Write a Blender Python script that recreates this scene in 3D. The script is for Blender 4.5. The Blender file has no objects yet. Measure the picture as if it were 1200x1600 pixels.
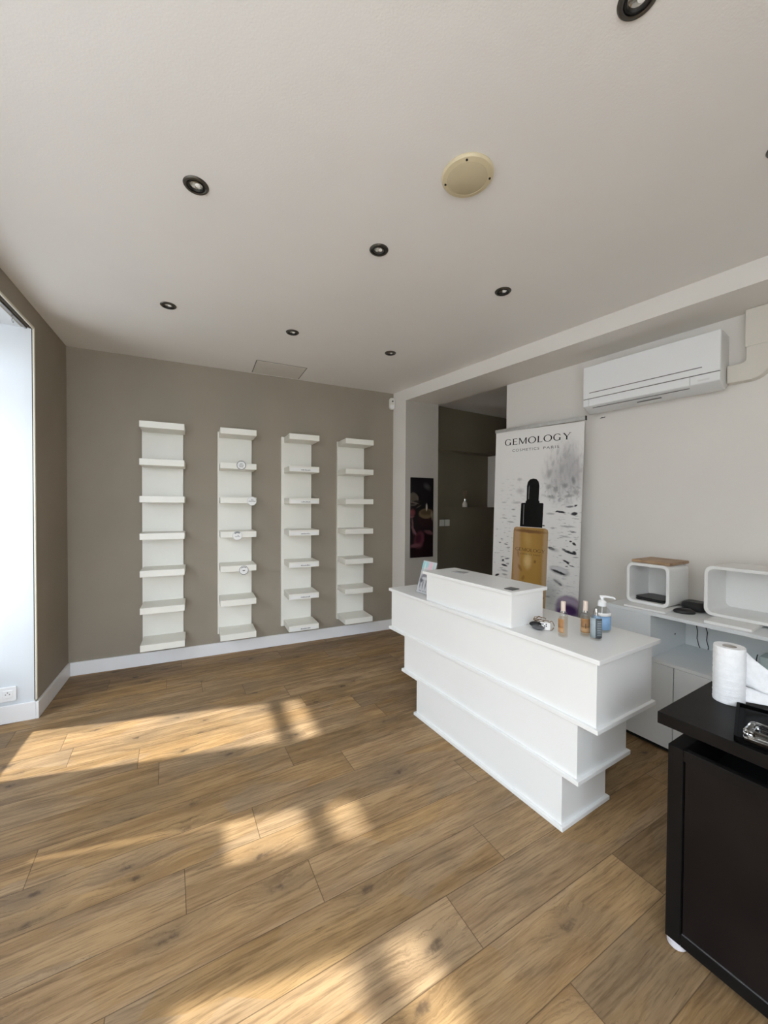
import bpy, bmesh, math, random
from mathutils import Vector, Matrix

random.seed(7)
SC = bpy.context.scene
COL = SC.collection
PI = math.pi

# ------------------------------------------------------------------ camera
cam_d = bpy.data.cameras.new('camera')
cam_d.sensor_fit = 'HORIZONTAL'
cam_d.sensor_width = 36.0
cam_d.lens = 602.33 / 1200 * 36.0
cam_d.clip_start = 0.05
cam = bpy.data.objects.new('camera', cam_d)
COL.objects.link(cam)
yaw, tilt, roll = math.radians(64.4744), math.radians(0.8964), math.radians(0.348)
Fw = Vector((math.cos(yaw) * math.cos(tilt), math.sin(yaw) * math.cos(tilt), -math.sin(tilt)))
Rt = Vector((math.sin(yaw), -math.cos(yaw), 0))
Up = Rt.cross(Fw)
R2 = Rt * math.cos(roll) + Up * math.sin(roll)
U2 = Up * math.cos(roll) - Rt * math.sin(roll)
cam.matrix_world = Matrix(((R2.x, U2.x, -Fw.x, 0.9534), (R2.y, U2.y, -Fw.y, -3.8562),
                           (R2.z, U2.z, -Fw.z, 1.38), (0, 0, 0, 1)))
SC.camera = cam

# ------------------------------------------------------------------ light
SKY_COLOR, SKY_STRENGTH = (0.92, 0.985, 1.09), 9.0
SUN_ENERGY, SUN_COLOR, SUN_ELEV, SUN_SLOPE = 9.5, (1.0, 0.97, 0.92), 50.4, -0.19
EXPOSURE = 0.0
w = bpy.data.worlds.new('sky')
SC.world = w
w.use_nodes = True
bg = w.node_tree.nodes['Background']
bg.inputs[0].default_value = (*SKY_COLOR, 1)
bg.inputs[1].default_value = SKY_STRENGTH
sd = bpy.data.lights.new('sun', 'SUN')
sd.energy = SUN_ENERGY
sd.color = SUN_COLOR
sd.angle = math.radians(1.3)
sun = bpy.data.objects.new('sun', sd)
COL.objects.link(sun)
_h = Vector((1, SUN_SLOPE, 0)).normalized() * math.cos(math.radians(SUN_ELEV))
sun.rotation_euler = Vector((_h.x, _h.y, -math.sin(math.radians(SUN_ELEV)))).to_track_quat('-Z', 'Y').to_euler()
sun.location = (-4, 1, 6)
SC.view_settings.view_transform = 'Standard'
SC.view_settings.look = 'None'
SC.view_settings.gamma = 1.0
SC.view_settings.use_curve_mapping = False
SC.view_settings.exposure = EXPOSURE
SC.cycles.max_bounces = 14
SC.cycles.diffuse_bounces = 10
SC.cycles.transparent_max_bounces = 24
SC.cycles.sample_clamp_indirect = 8.0


def portal(loc, rot, sx, sy):
    d = bpy.data.lights.new('window_portal', 'AREA')
    d.shape = 'RECTANGLE'
    d.size, d.size_y = sx, sy
    d.cycles.is_portal = True
    o = bpy.data.objects.new('window_portal', d)
    COL.objects.link(o)
    o.location = loc
    o.rotation_euler = rot


# window glazing plane x = -0.40: light comes through towards +x
portal((-0.45, -2.98, 1.49), (0, -PI / 2, 0), 2.05, 4.7)
portal((0.525, -5.43, 1.30), (PI / 2, 0, 0), 1.9, 2.45)


# ------------------------------------------------------------------ node helpers
class NT:
    def __init__(self, m):
        self.t = m.node_tree
        self.n = m.node_tree.nodes
        self.l = m.node_tree.links

    def node(self, typ, **kw):
        x = self.n.new(typ)
        for k, v in kw.items():
            setattr(x, k, v)
        return x

    def link(self, a, b):
        self.l.new(a, b)

    def inp(self, sock, v):
        if isinstance(v, bpy.types.NodeSocket):
            self.l.new(v, sock)
        else:
            sock.default_value = v

    def math(self, op, a, b=0.0, c=0.0):
        x = self.n.new('ShaderNodeMath')
        x.operation = op
        self.inp(x.inputs[0], a)
        self.inp(x.inputs[1], b)
        self.inp(x.inputs[2], c)
        return x.outputs[0]

    def mix(self, f, a, b):
        x = self.n.new('ShaderNodeMix')
        x.data_type = 'RGBA'
        self.inp(x.inputs[0], f)
        for s, v in ((x.inputs[6], a), (x.inputs[7], b)):
            self.inp(s, (*v, 1) if isinstance(v, tuple) and len(v) == 3 else v)
        return x.outputs[2]

    def noise(self, vec, scale, detail=3.0, rough=0.55, dim='3D'):
        x = self.n.new('ShaderNodeTexNoise')
        x.noise_dimensions = dim
        self.l.new(vec, x.inputs['Vector'])
        x.inputs['Scale'].default_value = scale
        x.inputs['Detail'].default_value = detail
        x.inputs['Roughness'].default_value = rough
        return x.outputs['Fac']

    def smooth(self, v, lo, hi, a=0.0, b=1.0):
        x = self.n.new('ShaderNodeMapRange')
        x.interpolation_type = 'SMOOTHSTEP'
        self.inp(x.inputs[0], v)
        x.inputs[1].default_value = lo
        x.inputs[2].default_value = hi
        x.inputs[3].default_value = a
        x.inputs[4].default_value = b
        return x.outputs[0]


def base_mat(name, color=(0.8, 0.8, 0.8), rough=0.5, metal=0.0, spec=0.5):
    m = bpy.data.materials.new(name)
    m.use_nodes = True
    p = m.node_tree.nodes['Principled BSDF']
    p.inputs['Base Color'].default_value = (*color, 1)
    p.inputs['Roughness'].default_value = rough
    p.inputs['Metallic'].default_value = metal
    p.inputs['Specular IOR Level'].default_value = spec
    return m, NT(m), p


def paint(name, color, rough=0.6, var=0.04, scale=3.0, bump=0.0, bscale=200.0, spec=0.4, metal=0.0):
    """plain coat with a slight procedural unevenness"""
    m, t, p = base_mat(name, color, rough, metal, spec)
    tc = t.node('ShaderNodeTexCoord')
    f = t.noise(tc.outputs['Object'], scale, 4.0)
    lo = tuple(c * (1 - var) for c in color)
    hi = tuple(min(1, c * (1 + var)) for c in color)
    t.link(t.mix(t.smooth(f, 0.3, 0.7), lo, hi), p.inputs['Base Color'])
    if bump:
        b = t.node('ShaderNodeBump')
        b.inputs['Strength'].default_value = bump
        b.inputs['Distance'].default_value = 0.002
        t.link(t.noise(tc.outputs['Object'], bscale, 2.0), b.inputs['Height'])
        t.link(b.outputs[0], p.inputs['Normal'])
    return m


def thin_glass(name, tint=(1, 1, 1), refl=1.0, rough=0.02):
    m = bpy.data.materials.new(name)
    m.use_nodes = True
    t = NT(m)
    t.n.remove(t.n['Principled BSDF'])
    tr = t.node('ShaderNodeBsdfTransparent')
    tr.inputs[0].default_value = (*tint, 1)
    gl = t.node('ShaderNodeBsdfGlossy')
    gl.inputs['Roughness'].default_value = rough
    fr = t.node('ShaderNodeFresnel')
    fr.inputs[0].default_value = 1.45
    mx = t.node('ShaderNodeMixShader')
    ge = t.node('ShaderNodeNewGeometry')
    t.link(t.math('MULTIPLY', t.math('MULTIPLY', fr.outputs[0], refl), t.math('SUBTRACT', 1.0, ge.outputs['Backfacing'])), mx.inputs[0])
    t.link(tr.outputs[0], mx.inputs[1])
    t.link(gl.outputs[0], mx.inputs[2])
    t.link(mx.outputs[0], t.n['Material Output'].inputs[0])
    return m


def blob_mat(name, base, blobs, axes='XZ', rough=0.5, warp=0.0, wscale=12.0, spec=0.4, streaks=()):
    """a printed picture: soft ellipses over a ground. blob = (cx, cy, rx, ry, rot_deg, soft, colour[, strength])"""
    m, t, p = base_mat(name, (0.5, 0.5, 0.5), rough, 0, spec)
    tc = t.node('ShaderNodeTexCoord')
    sp = t.node('ShaderNodeSeparateXYZ')
    t.link(tc.outputs['Object'], sp.inputs[0])
    X, Y = sp.outputs[axes[0]], sp.outputs[axes[1]]
    if warp:
        n1 = t.noise(tc.outputs['Object'], wscale, 3.0)
        mp = t.node('ShaderNodeMapping')
        mp.inputs['Location'].default_value = (5.3, 2.1, 8.8)
        t.link(tc.outputs['Object'], mp.inputs[0])
        n2 = t.noise(mp.outputs[0], wscale, 3.0)
        X = t.math('ADD', X, t.math('MULTIPLY', t.math('SUBTRACT', n1, 0.5), warp))
        Y = t.math('ADD', Y, t.math('MULTIPLY', t.math('SUBTRACT', n2, 0.5), warp))
    col = base
    for cx, cy, rx, ry, sx, sy, lo, hi, k, c in streaks:
        cb = t.node('ShaderNodeCombineXYZ')
        t.link(t.math('MULTIPLY', X, sx), cb.inputs[0])
        t.link(t.math('MULTIPLY', Y, sy), cb.inputs[1])
        nz = t.noise(cb.outputs[0], 1.0, 3.0)
        ux, uy = t.math('MULTIPLY', t.math('SUBTRACT', X, cx), 1 / rx), t.math('MULTIPLY', t.math('SUBTRACT', Y, cy), 1 / ry)
        rr = t.math('SQRT', t.math('ADD', t.math('MULTIPLY', ux, ux), t.math('MULTIPLY', uy, uy)))
        mk = t.math('MULTIPLY', t.smooth(rr, 0.4, 1.1, 1.0, 0.0), t.smooth(nz, lo, hi, 0.0, k))
        col = t.mix(mk, col, c)
    for b in blobs:
        cx, cy, rx, ry, rot, soft, c = b[:7]
        k = b[7] if len(b) > 7 else 1.0
        ca, sa = math.cos(math.radians(rot)), math.sin(math.radians(rot))
        dx, dy = t.math('SUBTRACT', X, cx), t.math('SUBTRACT', Y, cy)
        u = t.math('ADD', t.math('MULTIPLY', dx, ca / rx), t.math('MULTIPLY', dy, sa / rx))
        v = t.math('ADD', t.math('MULTIPLY', dx, -sa / ry), t.math('MULTIPLY', dy, ca / ry))
        r = t.math('SQRT', t.math('ADD', t.math('MULTIPLY', u, u), t.math('MULTIPLY', v, v)))
        col = t.mix(t.smooth(r, 1 - soft, 1 + soft, k, 0.0), col, c)
    t.link(col, p.inputs['Base Color'])
    return m


# ------------------------------------------------------------------ materials
FLOOR_LIGHT, FLOOR_MID = (0.388, 0.252, 0.126), (0.248, 0.150, 0.069)
FLOOR_GREY, FLOOR_DARK = (0.190, 0.135, 0.082), (0.120, 0.071, 0.034)


def wood_floor():
    m, t, p = base_mat('oak_planks', (0.3, 0.2, 0.12), 0.5, 0, 0.22)
    W, L = 0.186, 1.30
    tc = t.node('ShaderNodeTexCoord')
    mp = t.node('ShaderNodeMapping')
    mp.inputs['Rotation'].default_value = (0, 0, math.radians(-3.6))
    mp.inputs['Location'].default_value = (0.31, 0.055, 0)
    t.link(tc.outputs['Object'], mp.inputs[0])
    sp = t.node('ShaderNodeSeparateXYZ')
    t.link(mp.outputs[0], sp.inputs[0])
    yw = t.math('DIVIDE', sp.outputs[1], W)
    row = t.math('FLOOR', yw)
    fy = t.math('SUBTRACT', yw, row)
    wn = t.node('ShaderNodeTexWhiteNoise', noise_dimensions='1D')
    t.link(row, wn.inputs['W'])
    xl = t.math('ADD', t.math('DIVIDE', sp.outputs[0], L), t.math('MULTIPLY', wn.outputs[0], 7.0))
    cl = t.math('FLOOR', xl)
    fx = t.math('SUBTRACT', xl, cl)
    wn2 = t.node('ShaderNodeTexWhiteNoise', noise_dimensions='2D')
    cb = t.node('ShaderNodeCombineXYZ')
    t.link(row, cb.inputs[0])
    t.link(cl, cb.inputs[1])
    t.link(cb.outputs[0], wn2.inputs['Vector'])
    rnd, rcol = wn2.outputs['Value'], wn2.outputs['Color']
    # grain coordinates, shifted per plank
    of = t.node('ShaderNodeVectorMath', operation='MULTIPLY_ADD')
    t.link(rcol, of.inputs[0])
    of.inputs[1].default_value = (20, 20, 20)
    t.link(mp.outputs[0], of.inputs[2])
    wv = t.noise(of.outputs[0], 2.2, 2.0)
    sp2 = t.node('ShaderNodeSeparateXYZ')
    t.link(of.outputs[0], sp2.inputs[0])
    # knots: a distance field, stretched along the board, bends and darkens the grain
    ck = t.node('ShaderNodeCombineXYZ')
    t.link(t.math('MULTIPLY', sp2.outputs[0], 2.4), ck.inputs[0])
    t.link(t.math('MULTIPLY', sp2.outputs[1], 6.0), ck.inputs[1])
    vo = t.node('ShaderNodeTexVoronoi', voronoi_dimensions='2D')
    t.link(ck.outputs[0], vo.inputs['Vector'])
    vo.inputs['Scale'].default_value = 1.0
    rag = t.noise(of.outputs[0], 26.0, 4.0, 0.65)
    kd = t.math('ADD', vo.outputs['Distance'], t.math('MULTIPLY', t.math('SUBTRACT', rag, 0.5), 0.32))
    gate = t.node('ShaderNodeSeparateColor')
    t.link(vo.outputs['Color'], gate.inputs[0])
    on = t.smooth(gate.outputs[0], 0.50, 0.54)
    halo = t.math('MULTIPLY', t.smooth(kd, 0.02, 0.42, 1.0, 0.0), on)
    core = t.math('MULTIPLY', t.smooth(kd, -0.02, 0.10, 1.0, 0.0), on)
    gy = t.math('ADD', sp2.outputs[1], t.math('ADD', t.math('MULTIPLY', wv, 0.035), t.math('MULTIPLY', halo, 0.022)))

    def streak(sx, sy, sc, det, ro):
        c_ = t.node('ShaderNodeCombineXYZ')
        t.link(t.math('MULTIPLY', sp2.outputs[0], sx), c_.inputs[0])
        t.link(t.math('MULTIPLY', gy, sy), c_.inputs[1])
        return t.noise(c_.outputs[0], sc, det, ro)

    g1 = streak(1.1, 11.0, 1.5, 6.0, 0.62)
    g2 = streak(5.0, 95.0, 1.5, 5.0, 0.7)
    g3 = streak(2.2, 34.0, 1.6, 5.0, 0.68)
    big = t.noise(of.outputs[0], 2.4, 3.0)
    A, B, D = FLOOR_LIGHT, FLOOR_MID, (0.075, 0.050, 0.032)
    c = t.mix(t.smooth(g1, 0.34, 0.66), B, A)
    c = t.mix(t.smooth(big, 0.42, 0.72, 0.0, 0.55), c, FLOOR_GREY)
    c = t.mix(t.smooth(g3, 0.48, 0.66, 0.0, 0.55), c, FLOOR_DARK)
    c = t.mix(t.smooth(g2, 0.50, 0.66, 0.0, 0.52), c, FLOOR_DARK)
    c = t.mix(t.smooth(g2, 0.32, 0.47, 0.28, 0.0), c, (0.44, 0.315, 0.185))
    g4 = streak(3.0, 60.0, 1.3, 6.0, 0.75)
    c = t.mix(t.smooth(g4, 0.60, 0.67, 0.0, 0.70), c, (0.085, 0.055, 0.032))
    c = t.mix(t.math('MULTIPLY', halo, 0.40), c, (0.145, 0.098, 0.058))
    c = t.mix(t.math('MULTIPLY', core, 0.85), c, D)
    # plank to plank tone
    ton = t.node('ShaderNodeHueSaturation')
    t.link(c, ton.inputs['Color'])
    t.link(t.smooth(rnd, 0.0, 1.0, 0.86, 1.14), ton.inputs['Value'])
    t.link(t.smooth(gate.outputs[1], 0.0, 1.0, 0.92, 1.05), ton.inputs['Saturation'])
    c = ton.outputs[0]
    # seams
    ey = t.math('MULTIPLY', t.math('MINIMUM', fy, t.math('SUBTRACT', 1.0, fy)), W)
    ex = t.math('MULTIPLY', t.math('MINIMUM', fx, t.math('SUBTRACT', 1.0, fx)), L)
    e = t.math('MINIMUM', ey, ex)
    c = t.mix(t.smooth(e, 0.0004, 0.0022, 0.75, 0.0), c, (0.07, 0.042, 0.024))
    t.link(c, p.inputs['Base Color'])
    t.link(t.smooth(g2, 0.2, 0.8, 0.46, 0.60), p.inputs['Roughness'])
    bp = t.node('ShaderNodeBump')
    bp.inputs['Strength'].default_value = 0.25
    bp.inputs['Distance'].default_value = 0.0015
    hgt = t.math('ADD', t.math('MULTIPLY', g2, -0.5), t.smooth(e, 0.0004, 0.003, -1.2, 0.0))
    t.link(hgt, bp.inputs['Height'])
    t.link(bp.outputs[0], p.inputs['Normal'])
    return m


M = {}
M['floor'] = wood_floor()
M['taupe'] = paint('taupe_wall_paint', (0.305, 0.265, 0.212), 0.65, 0.05, 1.3, 0.15, 260)
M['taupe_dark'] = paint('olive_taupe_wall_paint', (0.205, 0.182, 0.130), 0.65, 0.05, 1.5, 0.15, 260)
M['ceiling'] = paint('ceiling_paint', (0.80, 0.785, 0.765), 0.8, 0.015, 1.5, 0.2, 160)
M['cream_wall'] = paint('pale_wall_paint', (0.76, 0.735, 0.70), 0.6, 0.02, 1.2, 0.15, 220)
M['pier_side_grey'] = paint('pier_side_tone', (0.44, 0.415, 0.375), 0.6, 0.02, 1.2)  # darker grey tone laid over the poster side of the pier only
M['white_wall'] = paint('white_wall_paint', (0.68, 0.715, 0.75), 0.55, 0.02, 2.0)
M['baseboard'] = paint('white_baseboard_paint', (0.84, 0.845, 0.86), 0.4, 0.02)
M['bead'] = paint('cream_corner_bead', (0.70, 0.66, 0.56), 0.4, 0.02)
M['gap'] = paint('dark_joint', (0.05, 0.045, 0.04), 0.8, 0.02)
M['shelf_white'] = paint('white_shelf_lacquer', (0.80, 0.79, 0.73), 0.42, 0.015, 4)
M['white_lam'] = paint('white_laminate', (0.815, 0.82, 0.815), 0.35, 0.012, 2)
M['cab_white'] = paint('pale_grey_laminate', (0.74, 0.765, 0.775), 0.35, 0.015, 2)
M['board_white'] = paint('white_board', (0.82, 0.82, 0.81), 0.4, 0.02)
M['black_lam'] = paint('black_brown_laminate', (0.009, 0.008, 0.0075), 0.40, 0.12, 6, spec=0.09)
M['black_panel'] = paint('dark_brown_panel', (0.010, 0.0075, 0.007), 0.42, 0.25, 3, spec=0.12)
M['black_inner'] = paint('black_inner', (0.008, 0.008, 0.008), 0.7, 0.1)
M['gloss_black'] = paint('glossy_black', (0.002, 0.002, 0.0022), 0.10, 0.1, 5, spec=0.015)
M['black_plastic'] = paint('black_plastic', (0.014, 0.014, 0.015), 0.4, 0.15, 20)
M['rubber'] = paint('black_rubber', (0.012, 0.012, 0.012), 0.5, 0.1, 30)
M['grey_plastic'] = paint('dark_grey_plastic', (0.09, 0.09, 0.095), 0.4, 0.1, 30)
M['ac_white'] = paint('glossy_white_plastic', (0.83, 0.85, 0.87), 0.12, 0.005, 2, spec=0.6)
M['ac_body'] = paint('matt_white_plastic', (0.70, 0.71, 0.71), 0.4, 0.01, 2)
M['ac_line'] = paint('grey_seam', (0.18, 0.18, 0.18), 0.6, 0.02)
M['duct'] = paint('cream_plastic_duct', (0.68, 0.65, 0.59), 0.5, 0.02, 4)
M['bronze'] = paint('dark_bronze_metal', (0.10, 0.092, 0.08), 0.32, 0.1, 30, metal=0.75)
M['black_metal'] = paint('black_reflector', (0.012, 0.011, 0.010), 0.35, 0.1, 30)
M['lamp_glass'] = paint('lamp_reflector', (0.75, 0.73, 0.70), 0.12, 0.1, 120, metal=0.9)
M['lamp_bulb'] = paint('lamp_capsule', (0.90, 0.90, 0.88), 0.2, 0.05, 40)
M['disc_cream'] = paint('yellowed_plastic', (0.62, 0.54, 0.36), 0.4, 0.05, 8)
M['disc_mid'] = paint('yellowed_plastic_face', (0.55, 0.475, 0.315), 0.45, 0.05, 8)
M['hatch'] = paint('hatch_paint', (0.66, 0.63, 0.58), 0.7, 0.03)
M['alu'] = paint('brushed_aluminium', (0.55, 0.55, 0.54), 0.3, 0.06, 60, metal=0.9)
M['chrome'] = paint('chrome', (0.8, 0.8, 0.8), 0.1, 0.03, 30, metal=1.0)
M['tan_wood'] = paint('light_brown_board', (0.38, 0.25, 0.15), 0.5, 0.15, 14)
M['tan_edge'] = paint('red_brown_edge', (0.24, 0.13, 0.075), 0.5, 0.15, 14)
M['paper'] = paint('tissue_paper', (0.86, 0.87, 0.89), 0.9, 0.03, 60, 0.6, 240)
M['card'] = paint('card_core', (0.42, 0.38, 0.33), 0.8, 0.1, 40)
M['print_black'] = paint('black_print', (0.008, 0.008, 0.008), 0.6, 0.1, 40, spec=0.12)
M['print_grey'] = paint('grey_print', (0.10, 0.10, 0.10), 0.5, 0.1, 40)
M['print_soft'] = paint('soft_grey_print', (0.26, 0.26, 0.27), 0.5, 0.1, 40)
M['print_brown'] = paint('brown_print', (0.09, 0.045, 0.012), 0.5, 0.2, 60)
M['switch'] = paint('switch_plastic', (0.74, 0.74, 0.68), 0.4, 0.03)
M['socket'] = paint('socket_plastic', (0.84, 0.85, 0.86), 0.3, 0.02)
M['sensor'] = paint('sensor_plastic', (0.72, 0.71, 0.66), 0.35, 0.02)
M['steel'] = paint('grey_steel', (0.30, 0.30, 0.30), 0.3, 0.05, metal=0.9)
M['pane'] = thin_glass('window_pane', (0.95, 0.97, 0.97), 0.9)
M['acrylic'] = thin_glass('clear_acrylic', (0.965, 0.97, 0.97), 1.0)
M['bottle_glass'] = thin_glass('bottle_glass', (0.955, 0.95, 0.94), 1.6, 0.03)
M['pump_glass'] = thin_glass('clear_plastic_bottle', (0.94, 0.955, 0.96), 1.6, 0.06)
M['sheen_grey'] = paint('glass_sheen_grey', (0.50, 0.46, 0.41), 0.15, 0.05, 20, spec=0.7)  # opaque grey stands in for the reflection on the diffuser's glass
M['perfume'] = thin_glass('pale_amber_liquid', (0.97, 0.92, 0.85), 0.3)
M['gel'] = thin_glass('clear_gel', (0.95, 0.97, 0.975), 0.3)
M['rose_cap'] = paint('pale_pink_cap', (0.70, 0.58, 0.50), 0.35, 0.04)
M['frosted'] = paint('white_window_poster', (0.65, 0.65, 0.66), 0.6, 0.03)
M['frame_dark'] = paint('grey_window_frame', (0.40, 0.40, 0.41), 0.4, 0.04)
M['facade'] = paint('render_facade', (0.50, 0.47, 0.43), 0.9, 0.05)
M['pavement'] = paint('pavement_concrete', (0.42, 0.41, 0.40), 0.9, 0.08, 2)
M['blue_label'] = paint('light_blue_label', (0.25, 0.42, 0.66), 0.5, 0.08, 30)
M['slate_label'] = paint('slate_label', (0.075, 0.090, 0.100), 0.5, 0.08, 40)
M['pale_label'] = paint('silver_label', (0.36, 0.42, 0.45), 0.4, 0.08, 40)
M['beige_wire'] = paint('brown_cord', (0.20, 0.13, 0.07), 0.6, 0.2, 60)
M['mint'] = paint('pale_green_plastic', (0.50, 0.58, 0.55), 0.35, 0.03)
M['castor'] = paint('whitish_plastic', (0.62, 0.60, 0.64), 0.35, 0.05)


# ------------------------------------------------------------------ mesh helpers
def finish(name, bm, mat, parent=None, smooth=False, bevel=0.0, seg=2, loc=None, rot=None):
    bmesh.ops.recalc_face_normals(bm, faces=bm.faces[:])
    me = bpy.data.meshes.new(name)
    bm.to_mesh(me)
    bm.free()
    o = bpy.data.objects.new(name, me)
    COL.objects.link(o)
    for mm in (mat if isinstance(mat, (list, tuple)) else [mat]):
        me.materials.append(mm)
    if smooth:
        for f in me.polygons:
            f.use_smooth = True
        me.set_sharp_from_angle(angle=math.radians(38))
    if bevel:
        b = o.modifiers.new('bevel', 'BEVEL')
        b.width = bevel
        b.segments = seg
        b.limit_method = 'ANGLE'
        b.angle_limit = math.radians(40)
    if parent is not None:
        o.parent = parent
    if loc:
        o.location = loc
    if rot:
        o.rotation_euler = rot
    return o


def add_box(bm, x0, x1, y0, y1, z0, z1, mi=0):
    v = [bm.verts.new(c) for c in ((x0, y0, z0), (x1, y0, z0), (x1, y1, z0), (x0, y1, z0),
                                   (x0, y0, z1), (x1, y0, z1), (x1, y1, z1), (x0, y1, z1))]
    fs = []
    for q in ((0, 3, 2, 1), (4, 5, 6, 7), (0, 1, 5, 4), (1, 2, 6, 5), (2, 3, 7, 6), (3, 0, 4, 7)):
        f = bm.faces.new([v[i] for i in q])
        f.material_index = mi
        fs.append(f)
    return v


def add_prism(bm, pts, z0, z1, axis='Z', mi=0):
    """extrude a 2-D outline. axis Z: (x,y)->z ; axis Y: (x,z) pts extruded along y ; axis X: (y,z) along x"""
    def P(a, b, c):
        return {'Z': (a, b, c), 'Y': (a, c, b), 'X': (c, a, b)}[axis]
    lo = [bm.verts.new(P(a, b, z0)) for a, b in pts]
    hi = [bm.verts.new(P(a, b, z1)) for a, b in pts]
    n = len(pts)
    fs = [bm.faces.new(lo[::-1]), bm.faces.new(hi)]
    for i in range(n):
        fs.append(bm.faces.new((lo[i], lo[(i + 1) % n], hi[(i + 1) % n], hi[i])))
    for f in fs:
        f.material_index = mi
    return lo + hi


def add_lathe(bm, prof, n=32, c=(0, 0), mi=0, close=True):
    """prof = [(r, z)...] around a vertical axis at c"""
    rings = []
    for r, z in prof:
        if r < 1e-6:
            rings.append([bm.verts.new((c[0], c[1], z))])
        else:
            rings.append([bm.verts.new((c[0] + r * math.cos(2 * PI * i / n), c[1] + r * math.sin(2 * PI * i / n), z)) for i in range(n)])
    for a, b in zip(rings, rings[1:]):
        for i in range(n):
            j = (i + 1) % n
            if len(a) == 1 and len(b) == 1:
                continue
            if len(a) == 1:
                f = bm.faces.new((a[0], b[j], b[i]))
            elif len(b) == 1:
                f = bm.faces.new((a[i], a[j], b[0]))
            else:
                f = bm.faces.new((a[i], a[j], b[j], b[i]))
            f.material_index = mi
    return rings


def add_tube(bm, pts, r, n=10, mi=0):
    pts = [Vector(p) for p in pts]
    rings = []
    prev = None
    for i, p in enumerate(pts):
        d = (pts[min(i + 1, len(pts) - 1)] - pts[max(i - 1, 0)]).normalized()
        if prev is None:
            a = d.cross(Vector((0, 0, 1)))
            if a.length < 1e-3:
                a = d.cross(Vector((1, 0, 0)))
        else:
            a = prev - d * prev.dot(d)
        a.normalize()
        prev = a
        b = d.cross(a)
        rr = r[i] if isinstance(r, (list, tuple)) else r
        rings.append([bm.verts.new(p + (a * math.cos(2 * PI * k / n) + b * math.sin(2 * PI * k / n)) * rr) for k in range(n)])
    for a, b in zip(rings, rings[1:]):
        for k in range(n):
            f = bm.faces.new((a[k], a[(k + 1) % n], b[(k + 1) % n], b[k]))
            f.material_index = mi
    bm.faces.new(rings[0][::-1]).material_index = mi
    bm.faces.new(rings[-1]).material_index = mi


def rrect(x0, x1, y0, y1, r, n=6):
    pts = []
    for cx, cy, a0 in ((x1 - r, y0 + r, -90), (x1 - r, y1 - r, 0), (x0 + r, y1 - r, 90), (x0 + r, y0 + r, 180)):
        for i in range(n + 1):
            a = math.radians(a0 + 90 * i / n)
            pts.append((cx + r * math.cos(a), cy + r * math.sin(a)))
    return pts


def box_obj(name, dims, mat, parent=None, bevel=0.0, **kw):
    bm = bmesh.new()
    add_box(bm, *dims)
    return finish(name, bm, mat, parent, bevel=bevel, **kw)


def prism_obj(name, pts, z0, z1, mat, parent=None, axis='Z', bevel=0.0, smooth=False, **kw):
    bm = bmesh.new()
    add_prism(bm, pts, z0, z1, axis)
    return finish(name, bm, mat, parent, bevel=bevel, smooth=smooth, **kw)


def struct(o, label=None):
    o['kind'] = 'structure'
    if label:
        o['label'] = label
    return o


def tag(o, label, cat, group=None):
    o['label'] = label
    o['category'] = cat
    if group:
        o['group'] = group
    return o


def thing(name, label, cat, loc=(0, 0, 0), rz=0.0, group=None):
    o = bpy.data.objects.new(name, None)
    o.empty_display_size = 0.1
    COL.objects.link(o)
    o.location = loc
    o.rotation_euler = (0, 0, rz)
    return tag(o, label, cat, group)


def copy_thing(root, loc, label, rz=None, skip=()):
    r = root.copy()
    COL.objects.link(r)
    r.location = loc
    if rz is not None:
        r.rotation_euler = (0, 0, rz)
    r['label'] = label
    for ch in list(root.children):
        if ch.name.split('.')[0] in skip:
            continue
        c = ch.copy()
        COL.objects.link(c)
        c.parent = r
        for g in list(ch.children):
            d = g.copy()
            COL.objects.link(d)
            d.parent = c
    return r


def text_mesh(body, size, spacing=1.0, font_shear=0.0):
    cu = bpy.data.curves.new('text', 'FONT')
    cu.body = body
    cu.size = size
    cu.space_character = spacing
    cu.shear = font_shear
    cu.align_x = 'LEFT'
    to = bpy.data.objects.new('text_tmp', cu)
    COL.objects.link(to)
    bpy.context.view_layer.update()
    dg = bpy.context.evaluated_depsgraph_get()
    me = bpy.data.meshes.new_from_object(to.evaluated_get(dg))
    bpy.data.objects.remove(to)
    bpy.data.curves.remove(cu)
    return me


# ------------------------------------------------------------------ the room
H = 2.63
ZB = 2.513                                   # underside of the beam
W0 = Vector((2.903, 0, 0))                   # beam front line
WD = Vector((0.196, -0.9806, 0))
A0 = Vector((3.540, -1.085, 0))              # wall that carries the air conditioner
AD = Vector((0.1733, -0.9849, 0))
AN = Vector((0.9849, 0.1733, 0))
YB = -5.3                                    # wall behind the camera


def onW(y):
    p = W0 + WD * ((y - W0.y) / WD.y)
    return (p.x, p.y)


def onA(y, off=0.0):
    q = A0 + AN * off
    p = q + AD * ((y - q.y) / AD.y)
    return (p.x, p.y)


struct(prism_obj('floor', [(-0.43, YB - 0.1), (6.2, YB - 0.1), (6.2, 1.2), (-0.43, 1.2)], -0.08, 0.0, M['floor']))
struct(prism_obj('ceiling', [(-0.43, YB - 0.1), (6.2, YB - 0.1), (6.2, 1.2), (-0.43, 1.2)], H, H + 0.12, M['ceiling']))
struct(box_obj('wall_back', (-0.43, 2.903, 0.0, 0.14, 0, H), M['taupe']))

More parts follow.
